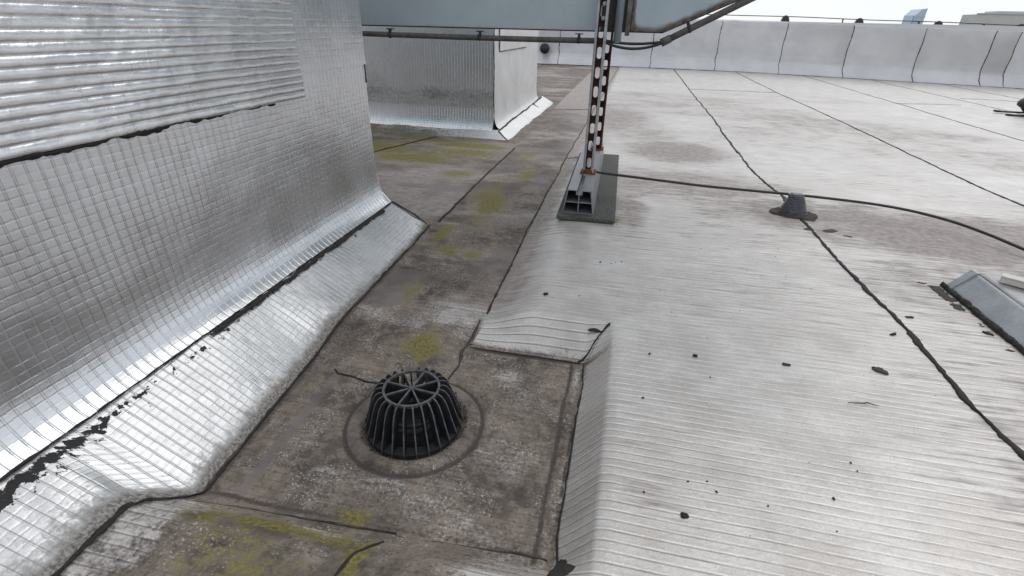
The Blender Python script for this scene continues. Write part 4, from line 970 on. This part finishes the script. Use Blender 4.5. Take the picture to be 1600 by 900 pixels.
quadsheet('side_sheet', [(1.040, ya, zr + .006), (1.040, yb2 - .010, zr + .006), (1.092, yb2, .060), (1.085, ya, .064)], 60, 10, .0015, M_GALV, cover, 3)
quadsheet('top_sheet', [(1.085, ya, .0655), (1.0925, yb2 + .006, .0615), (1.75, yb2 + .005, .052), (1.75, ya, .056)], 60, 30, .0015, simple('pinkish_zinc_top', (.42, .41, .42), .5, .35, .2, 8, (.30, .285, .285), .12), cover, 4)  # top sheet in a pinker, darker grey than the side
quadsheet('end_sheet', [(1.75, yb2 + .028, zr + .002), (1.040, yb2 + .022, zr + .002), (1.0915, yb2 + .004, .0598), (1.75, yb2 + .004, .050)], 20, 6, .0015, M_GALV, cover, 5)
put('corner_fold', prism_mesh([(1.036, zr + .004), (1.048, zr + .004), (1.096, .0635), (1.086, .0640)], 'Y', yb2 - .008, yb2 + .020), M_GALV, cover)
put_bead([(1.036, ya, zr + .002), (1.036, 1.0, zr + .002), (1.034, 1.4, zr + .003), (1.030, yb2 + .02, zr + .003)], .022, .012, (-.2, 0, .97), M_TAR, cover, 81, .5, .006)
put_bead([(1.012, ya, zr + .001), (1.012, 1.0, zr + .001), (1.008, 1.45, zr + .001), (1.0, yb2 + .01, zr + .002)], .042, .003, (0, 0, 1), M_TARB, cover, 82, .5, .01)
link('tar_patch', blob_mesh(.975, 1.655, .012, float(roof_z(.975, 1.655)), .002, 44, .35, -.2), M_TARB, roof)
M_CREAM = simple('cream_plastic', (.62, .59, .54), .5, 0, .12, 20, (.5, .47, .42))
bm = bmesh.new(); add_box(bm, Vector((0, 0, 0)), (.26, .032, .006), .001); add_box(bm, Vector((0, -.014, -.008)), (.258, .004, .018), .001); add_box(bm, Vector((0, .014, -.008)), (.258, .004, .018), .001)
trunk = tag(link('cable_trunking', bm_mesh(bm), M_CREAM), 'cream plastic trunking offcut lying on the metal cover at the right edge', 'trunking')
trunk.location = (1.225, 1.505, .0835); trunk.rotation_euler = (0, 0, -.62)

# ------------------------------------------------------------------ tool bag at the right edge
bag = thing('tool_bag', 'black rounded bag with two flat straps lying on the roof at the right edge', 'bag', (4.16, 6.62, float(roof_z(4.16, 6.62))))
bm = bmesh.new(); bmesh.ops.create_uvsphere(bm, u_segments=28, v_segments=18, radius=1)
for v in bm.verts:
    q = v.co.copy(); k = (abs(q.x) ** 2.6 + abs(q.y) ** 2.6 + abs(q.z) ** 2.6) ** (-1 / 2.6)
    q = Vector((q.x * k * (.165 - .04 * (q.z < -.3) * 1), q.y * k * .11, q.z * k * .105 + .118)); q.x += .05 + .012 * math.sin(q.z * 40); q.z += .008 * math.sin(q.x * 30); v.co = q
link('body', bm_mesh(bm, True), M_BLACK, bag)
for i, (y, x0, z) in enumerate(((-.09, -.235, .010), (.10, -.25, .022))):
    bm = bmesh.new(); add_box(bm, Vector((x0 + .15, y, z)), (.30, .045, .016), .004); add_box(bm, Vector((x0 + .012, y, z + .004)), (.05, .050, .020), .006)
    link('strap', bm_mesh(bm), M_BLACK, bag)

# ------------------------------------------------------------------ scraps on the membrane
FL = [((.646, 1.104), .016, .5, -.5, 'largest grey scrap of felt on the pale roof left of the right-hand tar seam'),
      ((.437, 1.074), .010, .45, -.3, 'slim grey scrap on the pale roof left of the largest scrap'),
      ((.747, 1.287), .011, .35, .6, 'pointed dark scrap beside the tar seam, farther than the largest scrap'),
      ((.230, 1.064), .007, .8, .3, 'small black crumb pair on the pale roof right of the sump corner'),
      ((-.171, 1.278), .008, .8, .1, 'round black crumb on the pale roof above the sump flap'),
      ((.835, 1.400), .010, .4, .1, 'slim dark scrap on the roof between the tar seam and the metal cover'),
      ((.170, .594), .006, .7, .5, 'blunt black crumb nearest the bottom of the picture, right of the sump'),
      ((1.0, 1.36), .012, .3, -.7, 'thin dark scrap beside the tarred foot of the metal cover')]
for i, ((x, y), r_, sq, an, lb) in enumerate(FL):
    o = link('felt_scrap', blob_mesh(x, y, r_, float(roof_z(x, y)) + .0006, .003, 50 + i, sq, an, rough=.8), M_TARB if i in (0, 1, 5) else M_TAR)
    tag(o, lb, 'scrap', 'felt scraps on the roof')
tw = tube_mesh([(.530, .957, .0035), (.545, .958, .004), (.562, .961, .005), (.570, .966, .004), (.582, .962, .004), (.592, .963, .003)], [.0008, .0012, .0016, .0014, .0010, .0006], 6)
for v in tw.vertices: v.co.z += float(roof_z(v.co.x, v.co.y))
tag(link('twig', tw, M_TARB), 'thin dark twig lying on the pale roof below the largest scrap', 'twig')
rng = random.Random(12); bm = bmesh.new()
spots = [(.227, .655), (.483, .763), (.42, .686), (.214, .675), (.181, .667), (.105, .625), (.006, 1.547), (-.03, 1.55), (.02, 1.56), (.04, 1.57), (-.075, 1.292), (.256, .986), (.122, 1.044), (.105, .873), (.478, .781), (.307, .644)]
for k in range(78):
    if k < len(spots): x, y = spots[k]; s_ = rng.uniform(.002, .0034)
    else: x = rng.uniform(.06, 1.0) if k % 3 else rng.uniform(-.2, .7); y = rng.uniform(.45, 2.1) if k % 3 else rng.uniform(1.25, 2.6); s_ = rng.choice((.0008, .001, .0012, .0015))
    add_box(bm, Vector((x, y, float(roof_z(x, y)) + s_ * .35)), (s_ * rng.uniform(1, 2), s_, s_ * .8), 0, Matrix.Rotation(rng.uniform(0, 3), 4, 'Z') @ Matrix.Rotation(rng.uniform(-.5, .5), 4, 'X'))
tag(link('roof_grit', bm_mesh(bm), M_TAR), 'tiny dark crumbs of grit scattered over the pale roof', 'grit', kind='stuff')

# ------------------------------------------------------------------ beyond the roof
gnd = box('ground', (0, 700, -18.5), (4000, 4000, .5), simple('city_ground', (.16, .16, .155), .9, 0, .4, .02), None); tag(gnd, kind='structure')
def ray_at(x, y, Yd):
    c = np.array([x - 800, 450 - y, F_PX]); r = np.array([c @ AX, c @ AY, c @ AZ]); r = r * (Yd / r[1]); return r[0], Yd, r[2] + CAM_H
M_TWR = simple('tower_haze_blue', (.50, .60, .70), .3, .1, .1, .05, (.44, .55, .66), 0.0)  # distance haze is painted into this paler, bluer facade colour
M_TWRF = simple('tower_frame', (.55, .58, .62), .6, 0, .1, .05, None, 0.0)
xa, _, _ = ray_at(1423, 40, 420); xb, _, ztw = ray_at(1450, 13, 420); xm, _, zlo = ray_at(1430, 25, 420)
tower = thing('office_tower', 'haze-tinted pale blue tower standing far behind the parapet', 'tower', ((xa + xb) / 2, 420, -18))
put('shaft', prism_mesh([(xm, -18), (xb, -18), (xb, ztw), (xm + 3, ztw - .5), (xm, ztw - 4)], 'Y', 420, 436), M_TWR, tower)
put('annexe', prism_mesh([(xa, -18), (xm, -18), (xm, zlo), (xa, zlo)], 'Y', 421, 434), M_TWR, tower)
for k in range(7): put('floor_band', prism_mesh([(xm - .1, ztw - 5 - 2.6 * k), (xb + .1, ztw - 5 - 2.6 * k), (xb + .1, ztw - 4.5 - 2.6 * k), (xm - .1, ztw - 4.5 - 2.6 * k)], 'Y', 419.8, 420.0), M_TWRF, tower)
xa, _, zb1 = ray_at(1533, 22, 400); xb, _, zb2 = ray_at(1567, 17, 400)
bld = thing('flat_building', 'low cream flat-roofed building behind the right end of the parapet', 'building', (xa + 40, 400, -18))
M_CREAMW = simple('cream_render', (.60, .585, .55), .8, 0, .1, .4, None, .05)
put('wall', prism_mesh([(xa, -18), (xa + 120, -18), (xa + 120, zb1), (xa, zb1)], 'Y', 400, 420), M_CREAMW, bld)
put('roof_storey', prism_mesh([(xb, zb1), (xa + 115, zb1), (xa + 115, zb2), (xb, zb2)], 'Y', 404, 418), simple('pale_grey_render', (.50, .53, .55), .8, 0, .1, .4), bld)
put('coping', prism_mesh([(xa - .4, zb1), (xa + 120.4, zb1), (xa + 120.4, zb1 + .6), (xa - .4, zb1 + .6)], 'Y', 399.6, 403.8), M_TWRF, bld)
